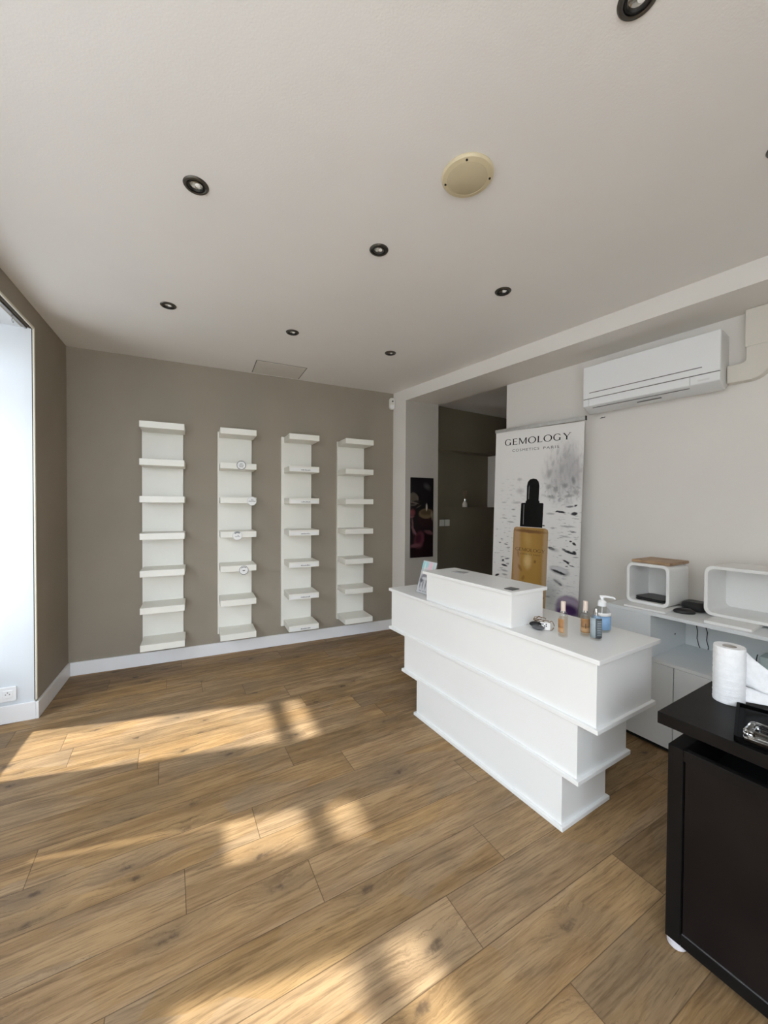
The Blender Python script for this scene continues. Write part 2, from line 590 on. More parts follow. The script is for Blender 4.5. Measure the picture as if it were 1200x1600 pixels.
# left wall: taupe stub by the corner, lintel over the shop window bay, white return
YL = -0.667
ZL = 2.492
struct(box_obj('wall_left', (-0.06, 0.0, YL, 0.0, 0, H), M['taupe']))
struct(box_obj('wall_left_lintel', (-0.06, 0.0, YB, YL, ZL, H), M['taupe']))
bm = bmesh.new()
add_box(bm, -0.43, -0.0602, YL + 0.0, 0.0, 0, H)
struct(finish('wall_return', bm, M['white_wall']))
bm = bmesh.new()
add_box(bm, -0.43, -0.0602, YB, YL, ZL, H)
struct(finish('ceiling_bay', bm, M['white_wall']))
# white skin of the return right up to the corner bead
struct(box_obj('wall_return_skin', (-0.0602, -0.009, YL - 0.0025, YL - 0.0002, 0.0, ZL), M['white_wall']))
# baseboards
BBH, BBT = 0.109, 0.016
bm = bmesh.new()
add_box(bm, 0.0, 2.903, -BBT, -0.0002, 0, BBH)
struct(finish('baseboard_back', bm, M['baseboard'], bevel=0.003))
bm = bmesh.new()
add_box(bm, 0.0002, BBT, YL - BBT, -BBT - 0.0002, 0, BBH + 0.001)
struct(finish('baseboard_left', bm, M['baseboard'], bevel=0.003))
bm = bmesh.new()
add_box(bm, -0.355, 0.0, YL - BBT, YL - 0.003, 0, BBH + 0.004)
struct(finish('baseboard_return', bm, M['baseboard'], bevel=0.003))
# corner bead round the opening, with the dark joint beside it
bm = bmesh.new()
add_box(bm, -0.004, 0.006, YL - 0.007, YL + 0.008, BBH + 0.012, ZL + 0.010)
add_box(bm, -0.004, 0.006, YB, YL - 0.007, ZL - 0.004, ZL + 0.010)
struct(finish('trim_1', bm, M['bead'], bevel=0.002))
bm = bmesh.new()
add_box(bm, -0.0085, -0.0042, YL - 0.006, YL + 0.001, BBH + 0.012, ZL)
add_box(bm, -0.016, -0.0042, YB, YL - 0.006, ZL - 0.004, ZL + 0.001)
struct(finish('trim_2', bm, M['gap']))

# beam and pier
bm = bmesh.new()
add_prism(bm, [(2.903, 0.0), (2.903, 0.16), onA(0.16), onA(YB), onW(YB)], ZB, H)
struct(finish('ceiling_beam', bm, M['cream_wall']))
bm = bmesh.new()
px, py = onW(-0.21)
add_prism(bm, [(2.903, 0.0), (px, py), (3.362, -0.21), (3.40, 0.17), (2.903, 0.16)], 0, ZB)
struct(finish('wall_pier', bm, M['cream_wall']))
bm = bmesh.new()
add_prism(bm, [(px + 0.0015, -0.2100), (3.362, -0.2100), (3.362, -0.2112), (px + 0.0015, -0.2112)], 0, ZB - 0.0005)
struct(finish('wall_pier_side', bm, M['pier_side_grey']))
# wall with the air conditioner
bm = bmesh.new()
add_prism(bm, [onA(-1.085), onA(YB), onA(YB, 0.15), onA(-1.06, 0.15)], 0, ZB)
struct(finish('wall_right', bm, M['cream_wall']))
bm = bmesh.new()
add_prism(bm, [onA(-1.085), onA(YB), onA(YB, 0.15), onA(-1.06, 0.15)], ZB + 0.0005, H)
struct(finish('wall_right_upper', bm, M['cream_wall']))
RW = (-0.40, 1.45, 0.10, 2.50)                # unseen rear window, added and sized to light the back wall
bm = bmesh.new()
add_box(bm, -0.62, RW[0], YB - 0.12, YB, 0, H)
add_box(bm, RW[1], 6.2, YB - 0.12, YB, 0, H)
add_box(bm, RW[0], RW[1], YB - 0.12, YB, 0, RW[2])
add_box(bm, RW[0], RW[1], YB - 0.12, YB, RW[3], H)
struct(finish('wall_rear', bm, M['cream_wall']))

# corridor behind the pier: dark half wall with a ledge, niche above
K0 = Vector((3.6923, 0.2203, 0))
KD = Vector((0.99377, 0.11143, 0))
KN = Vector((-0.11143, 0.99377, 0))


def onK(s, o=0.0):
    p = K0 + KD * s + KN * o
    return (p.x, p.y)


ZK0, ZK1 = 1.372, 2.10
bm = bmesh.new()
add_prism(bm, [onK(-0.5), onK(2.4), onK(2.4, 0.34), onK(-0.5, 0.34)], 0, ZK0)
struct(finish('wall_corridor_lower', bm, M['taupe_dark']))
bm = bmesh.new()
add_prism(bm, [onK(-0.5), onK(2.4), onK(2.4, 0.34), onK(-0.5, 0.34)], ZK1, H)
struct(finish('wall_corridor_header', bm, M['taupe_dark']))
bm = bmesh.new()
add_prism(bm, [onK(-0.5, 0.20), onK(1.045, 0.20), onK(1.045, 0.34), onK(-0.5, 0.34)], ZK0, ZK1)
struct(finish('wall_corridor_niche', bm, M['taupe_dark']))
bm = bmesh.new()
add_prism(bm, [onK(1.046, 0.0), onK(2.4, 0.0), onK(2.4, 0.34), onK(1.046, 0.34)], ZK0, ZK1)
struct(finish('wall_corridor_cheek', bm, M['cream_wall']))
bm = bmesh.new()
add_prism(bm, [(5.85, -1.3), (6.0, -1.3), (6.0, 0.6), (5.85, 0.6)], 0, H)
struct(finish('wall_corridor_end', bm, M['cream_wall']))
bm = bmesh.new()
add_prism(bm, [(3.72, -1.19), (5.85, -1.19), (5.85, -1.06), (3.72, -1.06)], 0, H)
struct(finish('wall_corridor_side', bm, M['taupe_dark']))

# ------------------------------------------------------------------ shop front on the left (out of frame)
XG = -0.40                                   # glazing plane
HEAD = 2.490


def pier(name, y0, y1, z0, z1, x0=-0.43, x1=-0.37):
    struct(box_obj(name, (x0, x1, y0, y1, z0, z1), M['facade']))


SILL = 0.49
pier('wall_shopfront_sill', YB, YL, -0.08, SILL)
for nm, a, b in (('wall_shopfront_pier', -1.76, -1.28), ('wall_shopfront_pier', -2.40, -2.05)):
    pier(nm, a, b, SILL, HEAD)


def window(n, y0, y1, t0=0.03, t1=0.03, mull=()):
    # y0 < y1 ; t0, t1 = width of the two jambs
    r = bpy.data.objects.new('window_%d' % n, None)
    COL.objects.link(r)
    r.location = (XG, 0, SILL)
    struct(r)
    z1 = HEAD - SILL
    bm = bmesh.new()
    add_box(bm, -0.025, 0.025, y0, y0 + t0, 0, z1)
    add_box(bm, -0.025, 0.025, y1 - t1, y1, 0, z1)
    add_box(bm, -0.025, 0.025, y0 + t0, y1 - t1, 0, 0.02)
    add_box(bm, -0.020, 0.020, y0 + t0, y1 - t1, z1 - 0.012, z1)
    add_box(bm, -0.012, 0.012, y0 + t0, y1 - t1, 2.185 - SILL, 2.298 - SILL)
    for y in mull:
        add_box(bm, -0.024, 0.024, y - 0.03, y + 0.03, 0.02, z1 - 0.012)
    finish('window_frame', bm, M['frame_dark'], r, bevel=0.003)
    edges = [y0 + t0] + [q for y in sorted(mull) for q in (y - 0.03, y + 0.03)] + [y1 - t1]
    for a, b in zip(edges[::2], edges[1::2]):
        box_obj('pane', (-0.003, 0.003, a, b, 0.02, z1 - 0.012), M['pane'], r)
    return r


window(1, -1.28, YL, 0.03, 0.10)
w2 = window(2, -2.05, -1.76)
w3 = window(3, YB, -2.40, 0.06, 0.03, (-3.55,))
# printed sheets stuck inside the lower panes shade the floor
prism_obj('window_sheet', [(-2.018, 0.025), (-1.792, 0.025), (-1.792, 0.43), (-1.806, 0.43), (-1.806, 1.28), (-2.018, 1.28)], 0.006, 0.009, M['frosted'], w2, 'X')
box_obj('window_sheet', (0.006, 0.009, -3.515, -2.435, 0.025, 1.08), M['frosted'], w3)
r = bpy.data.objects.new('window_4', None)
COL.objects.link(r)
r.location = (RW[0], YB - 0.06, RW[2])
struct(r)
bm = bmesh.new()
ww, hh = RW[1] - RW[0], RW[3] - RW[2]
for x0, x1, z0, z1 in ((0, 0.05, 0, hh), (ww - 0.05, ww, 0, hh), (ww / 2 - 0.03, ww / 2 + 0.03, 0, hh), (0.05, ww / 2 - 0.03, 0, 0.05),
                       (ww / 2 + 0.03, ww - 0.05, 0, 0.05), (0.05, ww / 2 - 0.03, hh - 0.05, hh), (ww / 2 + 0.03, ww - 0.05, hh - 0.05, hh)):
    add_box(bm, x0, x1, -0.03, 0.03, z0, z1)
finish('window_frame', bm, M['frame_dark'], r, bevel=0.003)
box_obj('pane', (0.05, ww / 2 - 0.03, -0.004, 0.004, 0.05, hh - 0.05), M['pane'], r)
box_obj('pane', (ww / 2 + 0.03, ww - 0.05, -0.004, 0.004, 0.05, hh - 0.05), M['pane'], r)
struct(box_obj('street_sky_blocker', (-11.0, -9.0, -30, 24, -0.10, 5.6), M['facade']))  # unseen building, added to block low sky and steepen the light falloff
struct(box_obj('ground', (-30, 8, -30, YB - 0.12, -0.20, -0.10), M['pavement']))
struct(box_obj('ground', (-30, -0.43, YB - 0.1195, 24, -0.20, -0.10), M['pavement']))


# ------------------------------------------------------------------ wall shelf units
PANEL_T = 0.032
SHELF_D = 0.280
TOPZ = 2.043
PITCH = (2.043 - 0.257) / 6


def shelf_unit(label, x, w_, strips=False, s0=0.0, s1=0.0):
    r = thing('wall_shelf_unit', label, 'shelf', (x, 0, 0.195), 0, 'tall narrow shelf units on the taupe wall')
    box_obj('back_panel', (0, w_, -PANEL_T, -0.0005, 0.0, TOPZ - 0.195 + 0.004), M['shelf_white'], r, bevel=0.0015)
    for k in range(7):
        zt = 0.257 + PITCH * k - 0.195
        s = box_obj('shelf_board', (s0, w_ + s1, -SHELF_D, -PANEL_T + 0.0005, zt - 0.052, zt), M['shelf_white'], r, bevel=0.002)
        if strips and k < 6:
            bm = bmesh.new()
            add_box(bm, s0 + 0.012, w_ + s1 - 0.016, -SHELF_D - 0.0014, -SHELF_D - 0.0002, zt - 0.047, zt - 0.018, 0)
            # faint, unreadable print
            xx = w_ * 0.46
            rr = random.Random(k)
            while xx < w_ * 0.74:
                l = rr.uniform(0.004, 0.012)
                add_box(bm, xx, xx + l, -SHELF_D - 0.0018, -SHELF_D - 0.0013, zt - 0.039, zt - 0.039 + rr.uniform(0.006, 0.011), 1)
                xx += l + rr.uniform(0.002, 0.004)
            o = finish('label_strip', bm, [M['board_white'], M['print_soft']], r)
            o['label'] = 'white strip with small dark print'
    return r


shelf_unit('leftmost tall white wall shelf unit with seven bare shelves', 0.512, 0.309, False, 0.010, 0.018)
shelf_unit('tall white wall shelf unit carrying four round badges on its shelf edges', 1.099, 0.295, False, 0.012, 0.012)
shelf_unit('tall white wall shelf unit with small printed strips on its shelf fronts', 1.669, 0.297, True, 0.026, 0.012)
shelf_unit('rightmost tall white wall shelf unit, bare, nearest the pale pier', 2.241, 0.298, False, 0.004, 0.002)

# round badges clipped to the second unit's shelf edges
BADGE = [((1.279, 1.727), 'ring', 'round white badge with dark rim on the second shelf from the top'),
         ((1.367, 1.416), 'bars', 'round white badge at the right end of the third shelf, bar of print across it'),
         ((1.247, 1.114), 'cap', 'round white badge with grey arc near its top on the middle shelf edge'),
         ((1.300, 0.809), 'leaf', 'round white badge with small dark leaf mark, lowest of the four badges')]
for (bx, bz), kind, lab in BADGE:
    r = thing('round_badge', lab, 'badge', (bx, -SHELF_D - 0.0035, bz), 0, 'round badges on the shelf edges')
    bm = bmesh.new()
    add_lathe(bm, [(0, -0.003), (0.0385, -0.003), (0.040, 0.0), (0.0385, 0.003), (0, 0.003)], 40)
    o = finish('disc', bm, M['board_white'], r, smooth=True, rot=(PI / 2, 0, 0))
    bm = bmesh.new()
    yy0, yy1 = -0.0042, -0.0032

    def arc(r0, r1, a0, a1, n=28):
        p = [(r1 * math.cos(math.radians(a0 + (a1 - a0) * i / n)), r1 * math.sin(math.radians(a0 + (a1 - a0) * i / n))) for i in range(n + 1)]
        q = [(r0 * math.cos(math.radians(a0 + (a1 - a0) * i / n)), r0 * math.sin(math.radians(a0 + (a1 - a0) * i / n))) for i in range(n + 1)]
        for i in range(n):
            add_prism(bm, [p[i], p[i + 1], q[i + 1], q[i]], yy0, yy1, 'Y')

    if kind == 'ring':
        arc(0.034, 0.0385, 0, 360, 40)
        for zz, ww in ((0.012, 0.010), (0.0, 0.019), (-0.013, 0.015)):
            for k in range(5):
                add_box(bm, -ww + k * ww * 0.42, -ww + k * ww * 0.42 + ww * 0.26, yy0, yy1, zz - 0.003, zz + 0.003)
    elif kind == 'bars':
        arc(0.0375, 0.0385, 0, 360, 40)
        add_box(bm, -0.028, 0.030, yy0, yy1, -0.004, 0.001)
        add_prism(bm, [(-0.005, 0.008), (0.004, 0.006), (0.002, 0.022)], yy0, yy1, 'Y')
        add_prism(bm, [(0.006, 0.006), (0.014, 0.006), (0.010, 0.015)], yy0, yy1, 'Y')
    elif kind == 'cap':
        arc(0.022, 0.036, 48, 140)
        arc(0.0375, 0.0385, 0, 360, 40)
        for k in range(5):
            add_box(bm, -0.018 + k * 0.008, -0.013 + k * 0.008, yy0, yy1, -0.010, -0.005)
        add_prism(bm, [(0.0, 0.0), (0.012, -0.004), (0.006, 0.008)], yy0, yy1, 'Y')
    else:
        arc(0.035, 0.0385, 0, 360, 40)
        arc(0.025, 0.030, 40, 140, 12)
        add_prism(bm, [(-0.014, 0.002), (-0.004, -0.008), (0.0, -0.004), (0.004, -0.008), (0.015, 0.003), (0.003, 0.0), (0.0, 0.004), (-0.003, 0.0)], yy0, yy1, 'Y')
    finish('print', bm, M['print_grey'] if kind in ('ring', 'leaf') else M['print_soft'], r)

# ------------------------------------------------------------------ ceiling fittings
SPOT_N = 48


def build_spot(label, x, y, tiltv):
    r = thing('recessed_spotlight', label, 'ceiling light', (x, y, H), 0, 'recessed ceiling spotlights')
    bm = bmesh.new()
    add_lathe(bm, [(0.033, -0.001), (0.033, -0.006), (0.036, -0.0075), (0.043, -0.006), (0.0465, -0.0015), (0.046, -0.0005)], SPOT_N)
    finish('trim_ring', bm, M['bronze'], r, smooth=True)
    bm = bmesh.new()
    add_lathe(bm, [(0.0330, -0.006), (0.0325, -0.0015), (0.031, -0.001), (0.030, -0.0045), (0.025, -0.0055), (0.0235, -0.0005)], SPOT_N)
    finish('gimbal_ring', bm, M['black_metal'], r, smooth=True)
    bm = bmesh.new()
    add_lathe(bm, [(0.0235, -0.0006), (0.018, -0.0022), (0.0, -0.0030)], 32)
    l = finish('lamp', bm, M['lamp_glass'], r, smooth=True)
    bm = bmesh.new()
    add_lathe(bm, [(0.010, -0.0015), (0.009, -0.0045), (0.0, -0.0052)], 20, (tiltv[0], tiltv[1]))
    finish('bulb', bm, M['lamp_bulb'], l, smooth=True)
    return r


S0 = build_spot('recessed bronze spotlight with silvery lamp, left in the middle row of the ceiling', 0.941, -2.158, (0.006, -0.004))
for x, y, lab in ((1.743, -2.127, 'recessed bronze spotlight at the ceiling middle, beyond the cream disc'),
                  (2.542, -2.114, 'recessed bronze spotlight in the middle row, nearest the beam'),
                  (0.776, -1.070, 'recessed bronze spotlight above the leftmost wall shelf unit'),
                  (1.558, -1.039, 'recessed bronze spotlight directly in front of the ceiling hatch'),
                  (2.359, -1.015, 'recessed bronze spotlight far back, right of the ceiling hatch'),
                  (1.925, -3.252, 'large near recessed spotlight cut by the top of the photo'),
                  (2.7765, -3.2295, 'recessed spotlight at the right border of the photo, mostly cut off')):
    copy_thing(S0, (x, y, H), lab)

r = thing('ceiling_disc', 'round yellowed cream cover plate with three screws on the ceiling', 'ceiling cover', (1.866, -2.658, H), 0)
bm = bmesh.new()
add_lathe(bm, [(0.096, -0.0005), (0.0965, -0.006), (0.092, -0.012), (0.075, -0.0155), (0.074, -0.0145), (0.0, -0.0150)], 64)
finish('cover', bm, M['disc_cream'], r, smooth=True)
bm = bmesh.new()
add_lathe(bm, [(0.0735, -0.0147), (0.070, -0.0162), (0.0, -0.0168)], 64)
finish('face', bm, M['disc_mid'], r, smooth=True)
for a in (-129, 136, -28):
    bm = bmesh.new()
    ca = math.radians(a)
    add_lathe(bm, [(0.0042, -0.012), (0.004, -0.0165), (0.0, -0.0170)], 12, (0.083 * math.cos(ca), 0.083 * math.sin(ca)))
    finish('screw', bm, M['black_metal'], r)

r = thing('access_hatch', 'flush square access hatch in the ceiling against the taupe wall', 'hatch', (1.615, -0.20, H), 0)
bm = bmesh.new()
for b in ((-0.222, 0.222, -0.172, -0.164), (-0.222, 0.222, 0.160, 0.168), (-0.222, -0.214, -0.164, 0.160), (0.214, 0.222, -0.164, 0.160)):
    add_box(bm, *b, -0.0012, -0.0002)
finish('hatch_joint', bm, M['ac_line'], r)
box_obj('hatch_panel', (-0.213, 0.213, -0.163, 0.159, -0.004, -0.0004), M['hatch'], r, bevel=0.001)

r = thing('motion_sensor', 'small white motion sensor high in the corner beside the pale pier', 'sensor', (2.878, -0.001, 2.445), math.radians(-14))
prism_obj('housing', rrect(-0.034, 0.030, 0.0, 0.125, 0.024), -0.045, -0.012, M['sensor'], r, 'Y', bevel=0.004, smooth=True)
bm = bmesh.new()
add_lathe(bm, [(0, 0), (0.0085, 0.0), (0.0085, 0.003), (0, 0.005)], 20)
finish('lens', bm, M['black_plastic'], r, smooth=True, loc=(0.004, -0.045, 0.088), rot=(PI / 2, 0, 0))
prism_obj('window_strip', rrect(-0.022, 0.020, 0.008, 0.05, 0.012), -0.048, -0.044, M['socket'], r, 'Y', bevel=0.001)

# socket on the white return
r = thing('wall_socket', 'white double power socket low on the bright window return', 'socket', (-0.172, YL - 0.003, 0.184), 0)
prism_obj('cover_plate', rrect(-0.075, 0.078, -0.046, 0.046, 0.008), -0.011, -0.0005, M['socket'], r, 'Y', bevel=0.003, smooth=True)
for cx in (-0.037, 0.037):
    s = prism_obj('insert', rrect(cx - 0.024, cx + 0.024, -0.024, 0.024, 0.005), -0.0135, -0.010, M['socket'], r, 'Y', bevel=0.0015)
    bm = bmesh.new()
    for dx, dz in ((-0.0095, 0), (0.0095, 0), (0, 0.011)):
        add_box(bm, cx + dx - 0.0028, cx + dx + 0.0028, -0.0140, -0.0132, dz - 0.0028, dz + 0.0028)
    finish('contact_hole', bm, M['ac_line'], s)

# curtain hook and rail at the top of the bay
r = thing('curtain_rail', 'thin grey curtain rail under the lintel of the window bay', 'rail', (-0.030, -0.75, ZL - 0.0145), 0)
box_obj('rail', (-0.006, 0.006, -3.0, 0.06, 0.0, 0.0135), M['steel'], r, bevel=0.001)
bm = bmesh.new()
pts = []
for i in range(26):
    a = i / 25
    if a < 0.5:
        t_ = a / 0.5
        ang = math.radians(200 - 250 * t_)
        pts.append((-0.030, -0.882 + 0.010 * math.cos(ang), ZL - 0.0225 + 0.008 * math.sin(ang)))
    else:
        t_ = (a - 0.5) / 0.5
        ang = math.radians(130 + 250 * t_)
        pts.append((-0.030, -0.8797 + 0.011 * math.cos(ang) + 0.003, ZL - 0.0435 + 0.012 * math.sin(ang)))
add_tube(bm, pts, 0.0014, 8)
tag(finish('curtain_hook', bm, M['steel'], smooth=True), 'small S-shaped metal hook hanging from the rail in the window bay', 'hook')

# ------------------------------------------------------------------ candle poster on the pier
poster_mat = blob_mat('candle_picture', (0.004, 0.003, 0.004, 1), [
    (0.140, 0.04, 0.20, 0.30, 0, 0.6, (0.008, 0.001, 0.002), 0.9),
    (0.205, 0.775, 0.045, 0.028, -35, 0.7, (0.058, 0.053, 0.058)),
    (0.030, 0.635, 0.068, 0.072, 0, 0.12, (0.096, 0.078, 0.061)),
    (0.045, 0.60, 0.070, 0.018, 12, 0.5, (0.019, 0.012, 0.012)),
    (0.035, 0.60, 0.062, 0.007, -14, 0.5, (0.135, 0.110, 0.091)),
    (0.100, 0.555, 0.035, 0.006, 30, 0.5, (0.079, 0.069, 0.055)),
    (0.195, 0.430, 0.105, 0.095, 0, 0.25, (0.016, 0.005, 0.006)),
    (0.195, 0.478, 0.094, 0.055, 0, 0.14, (0.121, 0.084, 0.045)),
    (0.195, 0.492, 0.068, 0.030, 0, 0.35, (0.071, 0.047, 0.024)),
    (0.270, 0.455, 0.012, 0.050, 8, 0.6, (0.168, 0.139, 0.099)),
    (0.199, 0.548, 0.011, 0.038, 0, 0.45, (0.411, 0.381, 0.327)),
    (0.020, 0.490, 0.034, 0.035, 20, 0.5, (0.139, 0.035, 0.040)),
    (0.012, 0.445, 0.030, 0.012, 10, 0.5, (0.173, 0.059, 0.064)),
    (0.024, 0.345, 0.012, 0.085, 6, 0.5, (0.137, 0.068, 0.073)),
    (0.045, 0.285, 0.016, 0.060, 30, 0.5, (0.165, 0.081, 0.096)),
    (0.230, 0.270, 0.060, 0.022, -18, 0.4, (0.093, 0.041, 0.049)),
    (0.108, 0.190, 0.062, 0.095, -12, 0.25, (0.081, 0.021, 0.034)),
    (0.098, 0.205, 0.035, 0.055, -12, 0.5, (0.032, 0.004, 0.011)),
    (0.060, 0.130, 0.070, 0.022, 8, 0.45, (0.104, 0.042, 0.052)),
], 'XZ', 0.35, 0.02, 18)
r = thing('candle_poster', 'tall dark picture with candle and pink petals on the pier face', 'picture', (3.007, -0.2118, 0.82), 0)
o = box_obj('picture_panel', (0, 0.288, -0.014, 0.0, 0, 0.871), poster_mat, r, bevel=0.001)

# switches on the dark corridor wall
def switch(s, lab):
    x, y = onK(s, -0.0005)
    r = thing('light_switch', lab, 'light switch', (x, y, 1.171), math.atan2(KD.y, KD.x), 'corridor wall switches')
    box_obj('plate', (-0.0385, 0.0385, -0.010, 0.0, -0.041, 0.041), M['switch'], r, bevel=0.003)
    box_obj('rocker', (-0.024, 0.024, -0.0135, -0.0095, -0.026, 0.026), M['switch'], r, bevel=0.002)


switch(0.016, 'square light switch on the dark corridor wall, left of the pair')
switch(0.104, 'square light switch on the dark corridor wall, right of the pair')

# reed diffuser on the ledge
x, y = onK(0.478, 0.07)
r = thing('reed_diffuser', 'small glass reed diffuser with dark sticks on the corridor ledge', 'diffuser', (x, y, ZK0), 0)
bm = bmesh.new()
add_lathe(bm, [(0, 0.001), (0.034, 0.001), (0.036, 0.006), (0.034, 0.045), (0.018, 0.072), (0.012, 0.082), (0.012, 0.100), (0.014, 0.103)], 28)
finish('bottle', bm, M['sheen_grey'], r, smooth=True)
bm = bmesh.new()
add_lathe(bm, [(0.0115, 0.082), (0.016, 0.084), (0.016, 0.108), (0.0, 0.110)], 24)
finish('collar', bm, M['chrome'], r, smooth=True)
for dx, dy in ((0.022, 0.01), (-0.015, 0.02), (0.005, -0.02), (0.03, -0.01), (-0.005, 0.0)):
    bm = bmesh.new()
    add_tube(bm, [(0, 0, 0.03), (dx, dy, 0.225)], 0.0018, 6)
    finish('reed', bm, M['beige_wire'], r)

# ------------------------------------------------------------------ roll-up banner
BL = Vector((3.3702, -1.1393, 0))
BD = Vector((0.2796, -0.96012, 0))
BZ = math.atan2(BD.y, BD.x)
r = thing('rollup_banner', 'white roll-up advertising banner with large amber dropper bottle, behind the counter', 'banner', (BL.x, BL.y, 0.0), BZ)
# the hung sheet leans a touch sideways
lean = bpy.data.objects.new('sheet', None)
drops = []
rb = random.Random(11)
dk, md, lt = (0.03, 0.03, 0.035), (0.17, 0.17, 0.18), (0.34, 0.335, 0.345)
fixed = [
    (0.60, 1.63, 0.11, 0.16, 0, 0.9, (0.44, 0.435, 0.445), 0.75), (0.68, 1.70, 0.06, 0.16, 10, 0.9, (0.40, 0.395, 0.41), 0.7),
    (0.25, 1.52, 0.03, 0.02, 0, 0.8, lt, 0.5), (0.24, 1.62, 0.018, 0.012, 0, 0.8, md, 0.4), (0.22, 1.42, 0.04, 0.010, 0, 0.8, lt, 0.5),
    (0.50, 1.555, 0.022, 0.018, 30, 0.7, lt, 0.8), (0.555, 1.53, 0.018, 0.022, -20, 0.7, md, 0.6), (0.63, 1.56, 0.020, 0.016, 20, 0.7, md, 0.6),
    (0.69, 1.60, 0.012, 0.030, 10, 0.7, md, 0.7), (0.52, 1.47, 0.034, 0.012, -8, 0.7, md, 0.6), (0.66, 1.48, 0.032, 0.011, 6, 0.7, md, 0.6),
    (0.71, 1.51, 0.018, 0.018, 0, 0.7, lt, 0.7), (0.59, 1.44, 0.014, 0.008, 0, 0.7, lt, 0.6), (0.50, 1.66, 0.02, 0.03, -30, 0.8, lt, 0.6),
    (0.60, 1.69, 0.015, 0.04, -15, 0.8, lt, 0.6),
    (0.602, 1.352, 0.036, 0.0085, -6, 0.35, dk), (0.570, 1.356, 0.012, 0.006, 20, 0.4, dk), (0.705, 1.342, 0.024, 0.013, 10, 0.35, dk),
    (0.67, 1.395, 0.028, 0.006, 4, 0.45, md), (0.715, 1.405, 0.012, 0.006, 20, 0.45, dk), (0.52, 1.335, 0.03, 0.008, 0, 0.6, lt, 0.7),
    (0.66, 1.24, 0.05, 0.007, 0, 0.6, lt, 0.8), (0.70, 1.20, 0.022, 0.005, 0, 0.5, md), (0.64, 1.16, 0.04, 0.006, -5, 0.6, lt, 0.7),
    (0.465, 1.235, 0.012, 0.005, 0, 0.5, dk), (0.535, 1.055, 0.030, 0.0105, -14, 0.35, dk), (0.555, 1.048, 0.040, 0.016, -10, 0.5, lt, 0.5),
    (0.676, 1.040, 0.050, 0.009, -14, 0.35, dk), (0.640, 1.055, 0.020, 0.006, -20, 0.4, md), (0.715, 1.037, 0.016, 0.014, 0, 0.4, dk),
    (0.685, 1.125, 0.010, 0.007, 0, 0.4, dk), (0.712, 1.108, 0.016, 0.010, -35, 0.4, dk),
    (0.655, 0.965, 0.026, 0.007, -18, 0.4, dk), (0.668, 0.955, 0.014, 0.006, -40, 0.4, dk), (0.700, 0.935, 0.020, 0.004, -12, 0.5, md),
    (0.660, 0.925, 0.010, 0.004, 0, 0.5, md), (0.605, 0.885, 0.078, 0.032, -10, 0.25, (0.30, 0.30, 0.31), 0.7),
    (0.605, 0.892, 0.066, 0.021, -8, 0.3, (0.62, 0.61, 0.63)), (0.600, 0.872, 0.058, 0.010, -14, 0.35, dk),
    (0.585, 0.795, 0.026, 0.009, -30, 0.5, md), (0.615, 0.778, 0.016, 0.008, -30, 0.4, dk), (0.600, 0.788, 0.042, 0.018, -25, 0.6, lt, 0.5),
    (0.12, 0.862, 0.030, 0.0085, -8, 0.35, dk), (0.105, 0.905, 0.012, 0.008, 20, 0.4, dk), (0.145, 0.925, 0.022, 0.006, 10, 0.5, md),
    (0.12, 0.815, 0.032, 0.008, -6, 0.6, lt, 0.8), (0.125, 0.780, 0.024, 0.007, 0, 0.6, md, 0.7), (0.05, 0.765, 0.022, 0.009, 25, 0.4, dk),
    (0.15, 0.88, 0.015, 0.008, 0, 0.6, lt), (0.07, 1.06, 0.010, 0.004, 0, 0.5, md), (0.13, 1.05, 0.018, 0.004, -6, 0.5, dk, 0.8),
    (0.11, 1.28, 0.024, 0.005, -4, 0.6, lt, 0.9), (0.17, 1.25, 0.03, 0.006, -4, 0.6, lt, 0.8), (0.19, 1.36, 0.018, 0.006, 0, 0.6, md, 0.7),
    (0.20, 1.30, 0.02, 0.005, 0, 0.6, lt, 0.7), (0.10, 1.42, 0.02, 0.006, 0, 0.7, lt, 0.6),
    (0.53, 0.68, 0.07, 0.11, 0, 0.8, (0.38, 0.41, 0.39), 0.7), (0.50, 0.72, 0.02, 0.008, 0, 0.6, md, 0.6), (0.52, 0.66, 0.02, 0.007, 0, 0.6, md, 0.6),
    (0.690, 0.600, 0.105, 0.100, 0, 0.15, (0.22, 0.16, 0.27), 0.85), (0.690, 0.650, 0.075, 0.030, -8, 0.5, (0.42, 0.36, 0.47), 0.8),
    (0.700, 0.590, 0.060, 0.040, -15, 0.5, (0.06, 0.022, 0.10)), (0.650, 0.560, 0.06, 0.03, 0, 0.5, (0.10, 0.04, 0.16)),
]
banner_mat = blob_mat('banner_print', (0.80, 0.79, 0.78, 1), fixed, 'XZ', 0.5, 0.010, 40, 0.3, [
    (0.62, 1.66, 0.20, 0.30, 38, 13, 0.42, 0.66, 0.75, (0.40, 0.395, 0.41)),
    (0.60, 1.53, 0.20, 0.13, 42, 34, 0.54, 0.66, 0.75, (0.20, 0.20, 0.21)),
    (0.66, 1.15, 0.20, 0.42, 16, 70, 0.58, 0.70, 0.75, (0.22, 0.22, 0.23)),
    (0.12, 1.00, 0.16, 0.45, 16, 70, 0.58, 0.70, 0.75, (0.22, 0.22, 0.23)),
    (0.18, 1.50, 0.16, 0.20, 20, 60, 0.56, 0.70, 0.45, (0.35, 0.35, 0.36)),
    (0.60, 0.72, 0.18, 0.20, 24, 60, 0.52, 0.68, 0.55, (0.36, 0.38, 0.38))])
BT = 2.045
sheet = bpy.data.objects.new('printed_sheet', None)
LEAN = math.radians(1.15)


def leaned(o):
    o.rotation_euler = (0, LEAN, 0)
    o.location = (0.0 - math.sin(LEAN) * 2.05, o.location[1], 0.001)
    return o


bm = bmesh.new()
add_box(bm, 0.0, 0.758, -0.0006, 0.0006, 0.085, BT)
sheet = leaned(finish('printed_sheet', bm, banner_mat, r))


